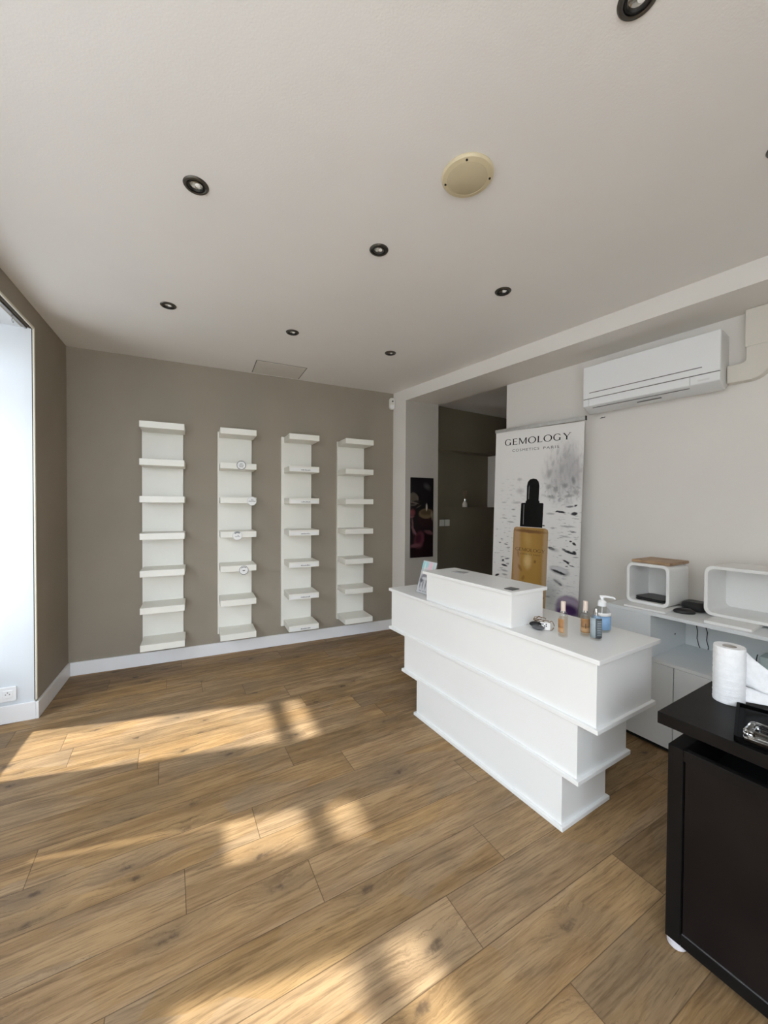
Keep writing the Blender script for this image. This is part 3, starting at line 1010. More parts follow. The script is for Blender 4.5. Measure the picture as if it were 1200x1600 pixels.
def decal(name, polys, mat, k=1):
    """printed shapes on the sheet; polys in (s, z) on the banner"""
    bm = bmesh.new()
    for pz in polys:
        add_prism(bm, pz, -0.0006 - 0.0004 * k, -0.0006 - 0.0004 * k + 0.0003, 'Y')
    return finish(name, bm, mat, sheet)


# the dropper bottle
def bottle_body():
    m = blob_mat('amber_bottle_print', (0.34, 0.185, 0.035, 1), [
        (0.345, 0.86, 0.115, 0.42, 0, 0.5, (0.42, 0.235, 0.045)),
        (0.235, 0.95, 0.030, 0.40, 0, 0.5, (0.48, 0.31, 0.18), 0.85),
        (0.486, 0.85, 0.022, 0.45, 0, 0.5, (0.46, 0.33, 0.20), 0.8),
        (0.335, 0.925, 0.030, 0.055, 0, 0.7, (0.68, 0.47, 0.20)),
        (0.33, 1.11, 0.03, 0.06, 10, 0.8, (0.52, 0.33, 0.10), 0.7),
        (0.345, 1.180, 0.13, 0.014, -1, 0.5, (0.19, 0.085, 0.02)),
        (0.400, 0.93, 0.010, 0.012, 0, 0.5, (0.24, 0.12, 0.02)),
        (0.27, 0.86, 0.012, 0.03, 30, 0.6, (0.27, 0.13, 0.03), 0.8),
        (0.30, 0.78, 0.012, 0.02, -20, 0.6, (0.26, 0.12, 0.02), 0.7),
        (0.25, 0.98, 0.010, 0.03, 10, 0.6, (0.33, 0.18, 0.08), 0.8),
    ], 'XZ', 0.5, 0.016, 45)
    pts = [(0.186, 0.50), (0.500, 0.50), (0.506, 1.180), (0.500, 1.203), (0.480, 1.212), (0.225, 1.212), (0.206, 1.203), (0.200, 1.180)]
    return decal('bottle_picture', [pts], m)


bottle_body()
cap = [(0.257, 1.216), (0.455, 1.216), (0.459, 1.412), (0.454, 1.420), (0.425, 1.421), (0.423, 1.436),
       (0.417, 1.440), (0.420, 1.560), (0.412, 1.597), (0.393, 1.618), (0.364, 1.624), (0.336, 1.617), (0.318, 1.596), (0.310, 1.560),
       (0.311, 1.440), (0.304, 1.434), (0.302, 1.420), (0.267, 1.419), (0.262, 1.411)]
decal('dropper_picture', [cap], M['print_black'], 1)
decal('dropper_shine', [[(0.284, 1.235), (0.289, 1.235), (0.291, 1.405), (0.286, 1.405)], [(0.326, 1.45), (0.331, 1.45), (0.333, 1.57), (0.328, 1.55)]], M['print_soft'], 2)
decal('bottle_bead', [[(0.437 + dx, z), (0.447 + dx, z + 0.006), (0.452 + dx, z + 0.018), (0.440 + dx, z + 0.026), (0.430 + dx, z + 0.014)]
                      for dx, z in ((0.03, 0.665), (0.012, 0.69), (0.02, 0.605), (0.034, 0.625), (0.008, 0.62), (0.02, 0.56))], M['print_brown'], 2)


# serif lettering, cap height 1
def st(x0, x1, y0=0.0, y1=1.0):
    return [(x0, y0), (x1, y0), (x1, y1), (x0, y1)]


def ringpolys(cx, cy, ro, rho, ri, rhi, a0, a1, n=30):
    out = []
    for i in range(n):
        a, b = math.radians(a0 + (a1 - a0) * i / n), math.radians(a0 + (a1 - a0) * (i + 1) / n)
        out.append([(cx + ro * math.cos(a), cy + rho * math.sin(a)), (cx + ro * math.cos(b), cy + rho * math.sin(b)),
                    (cx + ri * math.cos(b), cy + rhi * math.sin(b)), (cx + ri * math.cos(a), cy + rhi * math.sin(a))])
    return out


def ser(x, y, up=True, w_=0.10):
    d = 0.05 if up else -0.05
    return [(x - w_, y), (x + w_, y), (x + 0.03, y + d), (x - 0.03, y + d)]


GL = {
    'G': (0.92, ringpolys(0.46, 0.5, 0.46, 0.53, 0.32, 0.455, 42, 318) + [st(0.69, 0.83, 0.03, 0.42), ser(0.76, 0.40, True, 0.15), [(0.78, 0.84), (0.83, 0.84), (0.83, 0.70), (0.81, 0.70)]]),
    'E': (0.68, [st(0.07, 0.215), [(0.0, 0), (0.66, 0), (0.66, 0.18), (0.63, 0.18), (0.60, 0.075), (0.0, 0.06)], [(0.0, 0.94), (0.57, 0.925), (0.60, 0.84), (0.63, 0.84), (0.63, 1.0), (0.0, 1.0)], st(0.2, 0.52, 0.485, 0.555), st(0.50, 0.53, 0.42, 0.62)]),
    'M': (1.12, [st(0.09, 0.155), st(0.92, 1.065), [(0.07, 1.0), (0.23, 1.0), (0.62, 0.12), (0.54, 0.0)], [(0.95, 1.0), (1.03, 1.0), (0.60, 0.0), (0.52, 0.04)], ser(0.12, 0.0), ser(0.99, 0.0, True, 0.13), [(0.0, 1.0), (0.16, 1.0), (0.16, 0.965), (0.0, 0.965)], [(0.98, 1.0), (1.12, 1.0), (1.12, 0.965), (0.98, 0.965)]]),
    'O': (1.02, ringpolys(0.51, 0.5, 0.51, 0.53, 0.365, 0.455, 0, 360, 40)),
    'L': (0.64, [st(0.07, 0.215), [(0.0, 0), (0.62, 0), (0.64, 0.20), (0.61, 0.20), (0.57, 0.075), (0.0, 0.06)], ser(0.145, 1.0, False, 0.14)]),
    'Y': (0.96, [[(0.41, 0.0), (0.555, 0.0), (0.555, 0.46), (0.41, 0.46)], [(0.06, 1.0), (0.225, 1.0), (0.555, 0.46), (0.41, 0.46)], [(0.82, 1.0), (0.90, 1.0), (0.555, 0.46), (0.49, 0.46)], ser(0.48, 0.0, True, 0.15), [(0.0, 1.0), (0.27, 1.0), (0.27, 0.965), (0.0, 0.965)], [(0.74, 1.0), (0.98, 1.0), (0.98, 0.965), (0.74, 0.965)]]),
}


def word(s, x, z, hgt, width, gap=0.13):
    tot = sum(GL[c][0] for c in s) + gap * (len(s) - 1)
    k = width / (tot * hgt)
    out, u = [], 0.0
    for c in s:
        for pl in GL[c][1]:
            out.append([(x + (u + a) * hgt * k, z + b * hgt) for a, b in pl])
        u += GL[c][0] + gap
    return out


decal('brand_lettering', word('GEMOLOGY', 0.088 + 0.002, 1.921, 0.053, 0.572), M['print_black'])
decal('bottle_lettering', word('GEMOLOGY', 0.222, 1.008, 0.027, 0.262), M['print_brown'], 2)


def banner_text(name, body, x, z, size, width, mat, k):
    me = text_mesh(body, size, 1.25)
    xs = [v.co.x for v in me.vertices]
    kx = width / (max(xs) - min(xs))
    x0 = min(xs)
    for v in me.vertices:
        v.co = Vector((x + (v.co.x - x0) * kx, -0.0006 - 0.0004 * k, z + v.co.y))
    me.materials.append(mat)
    o = bpy.data.objects.new(name, me)
    COL.objects.link(o)
    o.parent = sheet


banner_text('tagline_word', 'COSMETICS', 0.165, 1.861, 0.031, 0.243, M['print_grey'], 1)
banner_text('tagline_word', 'PARIS', 0.443, 1.861, 0.031, 0.128, M['print_grey'], 1)
banner_text('bottle_tagline', 'COSMETICS', 0.268, 0.978, 0.018, 0.105, M['print_brown'], 2)
banner_text('bottle_tagline', 'PARIS', 0.386, 0.978, 0.018, 0.058, M['print_brown'], 2)
# rail, pole and base
prism_obj('top_rail', rrect(-0.004, 0.764, 2.040, 2.068, 0.004), -0.010, 0.010, M['alu'], r, 'Y', bevel=0.001)
box_obj('rail_end_cap', (0.764, 0.770, -0.011, 0.011, 2.038, 2.070), M['black_plastic'], r, bevel=0.001)
bm = bmesh.new()
add_tube(bm, [(0.36, 0.028, 0.05), (0.36, 0.020, 2.05)], 0.007, 12)
finish('support_pole', bm, M['alu'], r, smooth=True)
prism_obj('cassette_base', rrect(-0.065, 0.075, 0.0, 0.085, 0.02), -0.05, 0.765, M['alu'], r, 'X', bevel=0.003, smooth=True)

# ------------------------------------------------------------------ air conditioner
AZ = math.atan2(AD.y, AD.x)


def aw(s, off=0.0):
    p = A0 + AD * s - AN * off
    return p


p = aw(0.80)
r = thing('air_conditioner', 'long white wall-mounted air conditioner under the beam', 'air conditioner', (p.x, p.y, 2.07), AZ)
# local: x along the wall, -y into the room
LN = 0.788
bm = bmesh.new()
prof = [(-0.0005, 0.055), (-0.0005, 0.336), (-0.130, 0.339), (-0.158, 0.339), (-0.160, 0.10), (-0.157, 0.050), (-0.140, 0.038), (-0.080, 0.012), (-0.060, 0.008)]
add_prism(bm, prof, 0.0, LN, 'X')
finish('housing', bm, M['ac_body'], r, bevel=0.006, seg=3, smooth=True)
fp = box_obj('front_panel', (0.001, LN - 0.001, -0.1675, -0.1605, 0.104, 0.338), M['ac_white'], r, bevel=0.003, seg=3)
box_obj('panel_groove', (0.045, LN - 0.085, -0.1683, -0.1672, 0.140, 0.1455), M['ac_line'], fp)
bm = bmesh.new()
add_prism(bm, [(-0.1610, 0.100), (-0.1675, 0.098), (-0.1650, 0.052), (-0.158, 0.046)], 0.042, LN - 0.145, 'X')
fl = finish('air_flap', bm, M['ac_white'], r, bevel=0.002)
for xa, xb in ((0.001, 0.040), (LN - 0.142, LN - 0.001)):
    prism_obj('lower_end_cover', [(-0.1605, 0.100), (-0.1672, 0.098), (-0.1645, 0.052), (-0.158, 0.046)], xa, xb, M['ac_white'], r, 'X', bevel=0.002)
box_obj('seam', (0.002, LN - 0.002, -0.1635, -0.1600, 0.1002, 0.1038), M['ac_line'], r)
box_obj('indicator_label', (LN - 0.105, LN - 0.050, -0.1672, -0.1662, 0.062, 0.072), M['ac_body'], r, rot=None)
bm = bmesh.new()
add_box(bm, 0.06, LN - 0.15, -0.146, -0.142, 0.030, 0.034)
finish('outlet_slot', bm, M['ac_line'], r, loc=(0, 0, 0.004))
box_obj('rating_plate', (0.34, 0.48, -0.118, -0.105, 0.020, 0.024), M['ac_line'], r)
# pipe duct
p = aw(1.5915)
r = thing('pipe_duct', 'cream plastic pipe duct bending up from the air conditioner to the beam', 'duct', (p.x, p.y, 2.10), AZ)
pts = [(0.0, 0.012), (0.10, 0.012)]
for i in range(9):
    a = math.radians(-90 + 90 * i / 8)
    pts.append((0.100 + 0.090 * math.cos(a), 0.102 + 0.090 * math.sin(a)))
pts += [(0.19, 0.200), (0.19, 0.412), (0.083, 0.412), (0.083, 0.190)]
for i in range(5):
    a = math.radians(0 - 90 * i / 4)
    pts.append((0.063 + 0.020 * math.cos(a), 0.135 + 0.020 * math.sin(a)))
pts += [(0.0, 0.115)]
prism_obj('elbow', pts, -0.062, -0.0005, M['duct'], r, 'Y', bevel=0.004, smooth=True)
box_obj('collar', (0.078, 0.195, -0.066, -0.0005, 0.200, 0.410), M['duct'], r, bevel=0.003)

# small plug marks on the wall, modelled as one raised piece
bm = bmesh.new()
q = aw(0.866, 0.0008)
add_tube(bm, [aw(0.846, 0.003) + Vector((0, 0, 2.051)), aw(0.860, 0.004) + Vector((0, 0, 2.055)), aw(0.872, 0.003) + Vector((0, 0, 2.053)), aw(0.882, 0.004) + Vector((0, 0, 2.056))], [0.0015, 0.004, 0.002, 0.004], 8)
o = tag(finish('plug_mark', bm, M['grey_plastic']), 'tiny dark plug mark on the pale wall by the top banner corner', 'wall mark')

# ------------------------------------------------------------------ reception counter
CA = math.radians(95.776)
CU = Vector((math.cos(CA), math.sin(CA), 0))         # along the counter, away from the camera
CV = Vector((CU.y, -CU.x, 0))                        # towards the right wall
CB = Vector((2.33588, -2.73185, 0))
r = thing('reception_counter', 'white stepped reception counter of three stacked tiers on the wood floor', 'counter', CB, CA)
# local x = along U, local y = -V (positive y points left/front)


def cbox(name, u0, u1, v0, v1, z0, z1, mat, bevel=0.0015, parent=None):
    return box_obj(name, (u0, u1, -v1, -v0, z0, z1), mat, parent or r, bevel=bevel)


ov = 0.014
TI = [(0.0, 1.077, 0.364, 0.0, 0.238), (-0.066, 1.223, 0.412, 0.238, 0.488), (-0.143, 1.391, 0.467, 0.488, 0.764)]
for i, (u0, u1, D, z0, z1) in enumerate(TI):
    b = cbox('tier', u0 + ov, u1 - ov, ov, D - ov, z0 + 0.018, z1, M['white_lam'], 0.001)
    cbox('base_strip', u0, u1, 0.0, D, z0 + (0.0005 if i == 0 else 0.0), z0 + 0.019, M['white_lam'], 0.002, b)
cbox('countertop', -0.148, 1.393, -0.002, 0.490, 0.764, 0.784, M['white_lam'], 0.002)
ub = cbox('raised_box', 0.300, 0.975, 0.022, 0.262, 0.784, 0.946, M['white_lam'], 0.001)
cbox('raised_top', 0.290, 1.005, 0.010, 0.285, 0.946, 0.964, M['white_lam'], 0.002, ub)


def cpos(u, v, z=0.784):
    q = CB + CU * u + CV * v
    return (q.x, q.y, z)


# ------------------------------------------------------------------ things on the counter
# leaflet stand
leaf_mat = blob_mat('leaflet_print', (0.66, 0.65, 0.68, 1), [
    (0.030, 0.200, 0.045, 0.022, 0, 0.4, (0.36, 0.66, 0.70)), (0.035, 0.185, 0.006, 0.03, 0, 0.5, (0.75, 0.80, 0.80)), (0.015, 0.185, 0.005, 0.03, 0, 0.5, (0.25, 0.55, 0.62)),
    (0.092, 0.190, 0.022, 0.032, 0, 0.4, (0.78, 0.55, 0.63)), (0.128, 0.190, 0.010, 0.034, 0, 0.4, (0.45, 0.62, 0.60)),
    (0.050, 0.115, 0.035, 0.022, 25, 0.5, (0.25, 0.25, 0.30)), (0.085, 0.130, 0.030, 0.03, 0, 0.6, (0.35, 0.33, 0.36)), (0.03, 0.09, 0.018, 0.016, 30, 0.5, (0.12, 0.12, 0.15)),
    (0.062, 0.105, 0.03, 0.010, 0, 0.5, (0.75, 0.75, 0.78)), (0.10, 0.09, 0.02, 0.012, 0, 0.5, (0.3, 0.3, 0.32)),
    (0.025, 0.060, 0.006, 0.026, 5, 0.6, (0.24, 0.24, 0.27)), (0.055, 0.062, 0.006, 0.026, 5, 0.6, (0.24, 0.24, 0.27)), (0.085, 0.062, 0.006, 0.026, 5, 0.6, (0.24, 0.24, 0.27)),
    (0.040, 0.020, 0.014, 0.003, 0, 0.5, (0.3, 0.3, 0.33)), (0.075, 0.020, 0.010, 0.003, 0, 0.5, (0.3, 0.3, 0.33)), (0.1, 0.020, 0.008, 0.003, 0, 0.5, (0.3, 0.3, 0.33)),
], 'XZ', 0.4, 0.006, 60)
r = thing('leaflet_stand', 'clear leaning leaflet holder at the far counter end beside the raised box', 'leaflet holder', cpos(1.185, 0.088), CA + PI)
TL = math.radians(-17)
box_obj('back_plate', (0, 0.150, 0.009, 0.0115, 0.004, 0.225), M['acrylic'], r, rot=(TL, 0, 0))
box_obj('front_plate', (0, 0.150, -0.002, 0.0005, 0.004, 0.17), M['acrylic'], r, rot=(TL, 0, 0))
box_obj('foot', (0, 0.150, 0.0, 0.085, 0.0003, 0.0035), M['acrylic'], r)
fl = box_obj('flyer_stack', (0.004, 0.146, 0.001, 0.0085, 0.006, 0.226), leaf_mat, None, loc=cpos(1.185, 0.088), rot=(TL, 0, CA + PI))
tag(fl, 'printed flyers with teal and pink top standing in the clear holder', 'flyers')

# small card and black tag on the raised top
r_ = prism_obj('business_card', [(-0.045, -0.03), (0.045, -0.03), (0.045, 0.03), (-0.045, 0.03)], 0.0002, 0.0022,
               blob_mat('card_print', (0.50, 0.49, 0.50, 1), [(0.0, 0.0, 0.03, 0.010, 20, 0.6, (0.18, 0.18, 0.19)), (0.02, 0.015, 0.015, 0.006, -20, 0.6, (0.75, 0.74, 0.75)), (-0.025, -0.012, 0.014, 0.007, 10, 0.5, (0.16, 0.16, 0.18))], 'XY', 0.35))
r_.location = cpos(0.845, 0.185, 0.964)
r_.rotation_euler = (0, 0, CA + 0.3)
tag(r_, 'small grey printed card lying flat on the raised counter box', 'card')
r_ = prism_obj('square_tag', rrect(-0.026, 0.026, -0.030, 0.030, 0.004), 0.0002, 0.0032, M['grey_plastic'], bevel=0.001)
r_.location = cpos(0.344, 0.075, 0.964)
r_.rotation_euler = (0, 0, CA + 0.1)
tag(r_, 'small dark square tag lying near the front corner of the raised box', 'tag')


# bottles
def bottle(label, u, v, prof, glass, liquid, liq_top, lab=None, cap=None, rz=0.0, group=None, name='spray_bottle'):
    b = thing(name, label, 'bottle', cpos(u, v), rz, group)
    bm = bmesh.new()
    add_lathe(bm, prof, 36)
    finish('bottle_body', bm, glass, b, smooth=True)
    if liquid:
        bm = bmesh.new()
        rr = max(q[0] for q in prof) - 0.0035
        add_lathe(bm, [(0, 0.006), (rr - 0.002, 0.006), (rr, 0.009), (rr, liq_top), (0, liq_top)], 36)
        finish('liquid', bm, liquid, b, smooth=True)
    if lab:
        for (z0, z1, a0, a1, mat, nm) in lab:
            bm = bmesh.new()
            rr = max(q[0] for q in prof) + 0.0004
            n = 20
            vs = []
            for i in range(n + 1):
                a = math.radians(a0 + (a1 - a0) * i / n)
                vs.append([bm.verts.new((rr * math.cos(a), rr * math.sin(a), z0)), bm.verts.new((rr * math.cos(a), rr * math.sin(a), z1))])
            for i in range(n):
                bm.faces.new((vs[i][0], vs[i + 1][0], vs[i + 1][1], vs[i][1]))
            lo = finish(nm, bm, mat, b, smooth=True)
            sm = lo.modifiers.new('thick', 'SOLIDIFY')
            sm.thickness = 0.0003
    if cap:
        for pr, mat, nm in cap:
            bm = bmesh.new()
            add_lathe(bm, pr, 28)
            finish(nm, bm, mat, b, smooth=True)
    return b


def lbl_mat(name, base, dark, paleband):
    return blob_mat(name, (*base, 1), [
        (0.0, 0.075, 0.2, 0.006, 0, 0.4, tuple(c * 0.7 for c in base)), (0.0, 0.048, 0.2, 0.003, 0, 0.4, dark, 0.6),
        (0.0, 0.058, 0.2, 0.012, 0, 0.3, tuple(c * 0.55 for c in base), 0.7), (0.0, 0.092, 0.2, 0.005, 0, 0.3, paleband, 0.9), (0.0, 0.032, 0.2, 0.008, 0, 0.4, paleband, 0.5)], 'XZ', 0.35, 0.015, 60)


amber1 = lbl_mat('orange_label', (0.55, 0.27, 0.10), (0.03, 0.02, 0.02), (0.62, 0.42, 0.26))
amber2 = lbl_mat('gold_brown_label', (0.42, 0.22, 0.09), (0.02, 0.02, 0.015), (0.60, 0.42, 0.25))
perf = [(0, 0.0004), (0.0185, 0.0004), (0.0205, 0.004), (0.0205, 0.096), (0.0185, 0.106), (0.0125, 0.1135), (0.0092, 0.118), (0.0092, 0.124)]
perf_cap = [([(0.0100, 0.118), (0.0100, 0.161), (0.0092, 0.163), (0, 0.163)], M['rose_cap'], 'cap'),
            ([(0.0112, 0.110), (0.0112, 0.119), (0.0098, 0.1195)], M['chrome'], 'neck_ring')]
VD = math.degrees(math.atan2(-3.8562 + 2.62, 0.9534 - 2.45))        # side of a bottle seen from the room's left
mark = paint('dark_diamond_print', (0.03, 0.028, 0.022), 0.5)


def diamond(b, ang, z, s):
    bm = bmesh.new()
    rr = 0.0214
    a = math.radians(ang)
    n = Vector((math.cos(a), math.sin(a), 0))
    t_ = Vector((-n.y, n.x, 0))
    c = n * rr
    vs = [bm.verts.new(c + t_ * (s * x_) * 1.0 - n * abs(x_) * s * 0.35 + Vector((0, 0, z + s * y_))) for x_, y_ in ((-1, 0), (0, -1), (1, 0), (0, 1))]
    bm.faces.new((vs[0], vs[1], vs[3]))
    bm.faces.new((vs[1], vs[2], vs[3]))
    finish('label_mark', bm, mark, b)


b1 = bottle('slim perfume bottle with pale pink cap and orange label, beside the key bundle', 0.100, 0.136, perf, M['bottle_glass'], M['perfume'], 0.090,
            [(0.022, 0.084, VD - 105, VD + 5, amber1, 'label')], perf_cap, 0, 'perfume bottles on the counter')
diamond(b1, VD - 62, 0.052, 0.011)
b2 = bottle('slim perfume bottle with pale pink cap and brown-gold label, behind the slate bottle', 0.052, 0.232, perf, M['bottle_glass'], M['perfume'], 0.090,
            [(0.020, 0.084, VD - 62, VD + 62, amber2, 'label')], perf_cap, 0, 'perfume bottles on the counter')
diamond(b2, VD + 2, 0.052, 0.012)
slate = [(0, 0.0004), (0.0210, 0.0004), (0.0235, 0.003), (0.0235, 0.103), (0.021, 0.109), (0.009, 0.111), (0.008, 0.113)]
b3 = bottle('grey bottle with dark slate label and short silver neck, front of the bottle group', 0.000, 0.229, slate, M['bottle_glass'], M['gel'], 0.10,
            [(0.012, 0.100, VD - 8, VD + 75, M['slate_label'], 'label'), (0.012, 0.100, VD - 85, VD - 9, M['pale_label'], 'side_label')],
            [([(0.0085, 0.111), (0.0085, 0.120), (0.0055, 0.122), (0.0050, 0.137), (0.0042, 0.139), (0, 0.139)], M['chrome'], 'spray_neck')])
bm = bmesh.new()
for k in range(9):
    a0 = math.radians(VD + 8)
    for j in range(6):
        aa, ab = a0 + math.radians(9 * j), a0 + math.radians(9 * (j + 1))
        z = 0.024 + 0.0078 * k
        rr = 0.02435
        bm.faces.new([bm.verts.new((rr * math.cos(q), rr * math.sin(q), zz)) for q, zz in ((aa, z), (ab, z), (ab, z + 0.0022), (aa, z + 0.0022))])
finish('label_print', bm, M['pale_label'], b3)
pump = [(0, 0.0004), (0.033, 0.0004), (0.0375, 0.005), (0.0385, 0.06), (0.037, 0.088), (0.030, 0.107), (0.018, 0.117), (0.014, 0.119), (0.014, 0.128)]
b4 = bottle('round hand-gel pump bottle with light blue label and white pump', 0.055, 0.374, pump, M['pump_glass'], M['gel'], 0.08,
            [(0.014, 0.078, VD - 85, VD + 95, M['blue_label'], 'label'), (0.079, 0.094, VD - 60, VD + 80, M['board_white'], 'label_top')],
            [([(0.0165, 0.120), (0.0185, 0.122), (0.0185, 0.142), (0.014, 0.147), (0.0075, 0.149), (0.0070, 0.168), (0, 0.168)], M['socket'], 'pump_collar')], name='pump_bottle')
bm = bmesh.new()
add_tube(bm, [(-0.008, 0.006, 0.165), (0.010, -0.012, 0.167), (0.032, -0.036, 0.164), (0.036, -0.040, 0.158)], [0.0075, 0.006, 0.004, 0.0035], 12)
finish('pump_spout', bm, M['socket'], b4, smooth=True)
bm = bmesh.new()
add_tube(bm, [(0, 0, 0.01), (0, 0, 0.12)], 0.0025, 8)
finish('dip_tube', bm, M['socket'], b4, smooth=True)

# key bundle
r = thing('key_bundle', 'bundle of dark grey key fobs, white tag and looped cord on the counter', 'keys', cpos(0.232, 0.125), CA - PI / 2)
# local x -> towards right wall (V), local y -> along U (away from the camera)
IR = math.radians(-53)                                  # the photo's right, seen from the bundle
for i, (x_, y_, z_, rz) in enumerate(((0.004, 0.010, 0.0080, -0.75), (-0.006, -0.012, 0.0008, -1.15))):
    bm = bmesh.new()
    ret = bmesh.ops.create_uvsphere(bm, u_segments=24, v_segments=14, radius=1)
    for v in ret['verts']:
        v.co = Vector((v.co.x * 0.029, v.co.y * 0.018, (v.co.z + 1) * (0.0135 if i == 0 else 0.0115)))
    fob = finish('key_fob', bm, M['grey_plastic'] if i else M['black_plastic'], r, smooth=True, loc=(x_, y_, z_), rot=(0, 0, rz))
    bm = bmesh.new()
    add_lathe(bm, [(0, 0), (0.005, 0), (0.005, 0.001), (0, 0.0014)], 16)
    finish('fob_button', bm, M['steel'], fob, loc=(0.008, 0, 0.0255 if i == 0 else 0.0218))
bm = bmesh.new()
add_prism(bm, rrect(-0.024, 0.024, -0.018, 0.018, 0.004), 0.0, 0.003)
tg = finish('paper_tag', bm, M['board_white'], r, bevel=0.0008, loc=(0.026, -0.026, 0.0165), rot=(math.radians(58), 0.0, IR))
bm = bmesh.new()
for k in range(4):
    for j in range(3):
        if (k * 2 + j) % 3:
            add_box(bm, -0.019 + 0.0075 * k, -0.0135 + 0.0075 * k, -0.012 + 0.009 * j, -0.0065 + 0.009 * j, 0.003, 0.0036)
finish('tag_print', bm, M['print_black'], tg)


def loop(cx, cy, cz, rx, ry, up, ang, n=34, a0=0, a1=360, wob=0.12, seed=0):
    """a bent cord loop, lying towards direction ang and rising by the factor up"""
    rg = random.Random(seed)
    ph = rg.uniform(0, 6)
    out = []
    for i in range(n + 1):
        a = math.radians(a0 + (a1 - a0) * i / n)
        k = 1 + wob * math.sin(2 * a + ph) + wob * 0.6 * math.sin(5 * a + 2 * ph)
        x_, y_ = rx * math.cos(a) * k, ry * math.sin(a) * k
        out.append((cx + x_ * math.cos(ang) - y_ * math.sin(ang) * 0.5, cy + x_ * math.sin(ang) + y_ * math.cos(ang) * 0.5, max(cz + y_ * up, 0.003)))
    return out


for args in ((0.044, -0.046, 0.020, 0.013, 0.024, 0.85, IR, 34, 0, 345, 0.10, 1), (0.030, 0.006, 0.040, 0.026, 0.012, 0.8, IR, 34, 20, 350, 0.22, 2),
             (0.022, 0.012, 0.046, 0.018, 0.010, 0.9, IR + 0.6, 34, 0, 330, 0.25, 3), (0.034, -0.010, 0.036, 0.030, 0.008, 0.6, IR - 0.3, 34, 40, 300, 0.3, 4)):
    bm = bmesh.new()
    add_tube(bm, loop(*args), 0.0019, 7)
    finish('cord', bm, M['beige_wire'], r, smooth=True)
bm = bmesh.new()
add_tube(bm, loop(0.014, -0.004, 0.024, 0.013, 0.013, 1.0, IR, a1=360, wob=0), 0.0012, 7)
finish('key_ring', bm, M['chrome'], r, smooth=True)

# ------------------------------------------------------------------ white sideboard along the right wall
FB = Vector((3.3015, -2.5273, 0))
FU = Vector((0.09585, -0.99540, 0))
FA = math.atan2(FU.y, FU.x)
r = thing('sideboard', 'pale grey-white sideboard with open shelf and doors below the air conditioner', 'sideboard', FB, FA)
# local x = along U (towards the camera), local y = n (towards the wall)


def fbox(name, u0, u1, n0, n1, z0, z1, mat=None, bevel=0.0015, parent=None, **kw):
    return box_obj(name, (u0, u1, n0, n1, z0, z1), mat or M['cab_white'], parent or r, bevel=bevel, **kw)


UE = 1.75
fbox('end_tower', -0.256, -0.006, 0.0, 0.455, 0.512, 0.757)
fbox('top_board', -0.256, UE, -0.001, 0.462, 0.757, 0.776)
fbox('lower_carcass', -0.256, UE, 0.020, 0.455, 0.030, 0.494)
fbox('lower_top', -0.256, UE, 0.0, 0.455, 0.494, 0.512)
fbox('back_panel', -0.005, UE, 0.447, 0.455, 0.512, 0.757)
fbox('right_side', UE - 0.02, UE, 0.0, 0.446, 0.513, 0.757)
u = -0.256
for k in range(5):
    u1 = 0.112 if k == 0 else min(u + 0.40, UE)
    fbox('door', u + 0.0022, u1 - 0.0022, 0.0, 0.018, 0.032, 0.492)
    u = u1
fbox('door_gap_shade', -0.25, UE - 0.01, 0.0185, 0.0198, 0.033, 0.491, M['black_inner'], 0)  # black sheet behind the doors paints shade into their gaps
fbox('plinth', -0.246, UE - 0.01, 0.03, 0.44, 0.0, 0.030, M['black_inner'], 0)
bm = bmesh.new()
add_lathe(bm, [(0, 0), (0.006, 0), (0.006, 0.0012), (0, 0.0012)], 16)
finish('cable_hole', bm, M['black_inner'], r, loc=(-0.0058, 0.305, 0.60), rot=(0, PI / 2, 0))


def fpos(u, n, z=0.776):
    q = FB + FU * u + Vector((-FU.y, FU.x, 0)) * n
    return (q.x, q.y, z)


def shadow_box(name, label, u, n, w_, d_, h_, rad, t, z, rz=0.0):
    b = thing(name, label, 'box shelf', fpos(u, n, z), FA + rz, 'rounded box shelves on the sideboard')
    bm = bmesh.new()
    out = rrect(0, w_, 0, h_, rad, 8)
    inn = rrect(t, w_ - t, t, h_ - t, rad - t * 0.6, 8)
    n_ = len(out)
    vo0 = [bm.verts.new((a, 0, c)) for a, c in out]
    vo1 = [bm.verts.new((a, d_, c)) for a, c in out]
    vi0 = [bm.verts.new((a, 0, c)) for a, c in inn]
    vi1 = [bm.verts.new((a, d_ - 0.008, c)) for a, c in inn]
    for i in range(n_):
        j = (i + 1) % n_
        bm.faces.new((vo0[i], vo0[j], vo1[j], vo1[i]))
        bm.faces.new((vi0[i], vi0[j], vi1[j], vi1[i]))
        bm.faces.new((vo0[i], vo0[j], vi0[j], vi0[i]))
    bm.faces.new(vo1)
    bm.faces.new(vi1)
    finish('frame', bm, M['board_white'], b, smooth=True, bevel=0.002)
    return b


# flat white boards lying under the boxes
r_ = box_obj('flat_board', (-0.165, 0.055, 0.028, 0.25, 0.0003, 0.010), M['board_white'], bevel=0.001)
r_.location, r_.rotation_euler = fpos(0, 0), (0, 0, FA + 0.03)
tag(r_, 'thin white board lying under the small box shelf', 'board')
r_ = box_obj('flat_board', (0.236, 0.425, 0.020, 0.26, 0.0003, 0.014), M['board_white'], bevel=0.001)
r_.location, r_.rotation_euler = fpos(0, 0), (0, 0, FA + 0.02)
tag(r_, 'thin white board jutting out from under the large box shelf', 'board')
shadow_box('small_box_shelf', 'small white open box shelf with rounded corners, wooden board on top', -0.201, 0.120, 0.236, 0.250, 0.248, 0.034, 0.017, 0.787, 0.0)
shadow_box('large_box_shelf', 'large white open box shelf with rounded corners at the right border', 0.186, 0.160, 0.46, 0.260, 0.272, 0.040, 0.017, 0.791, 0.0)
r_ = bpy.data.objects.new('x', None)
bm = bmesh.new()
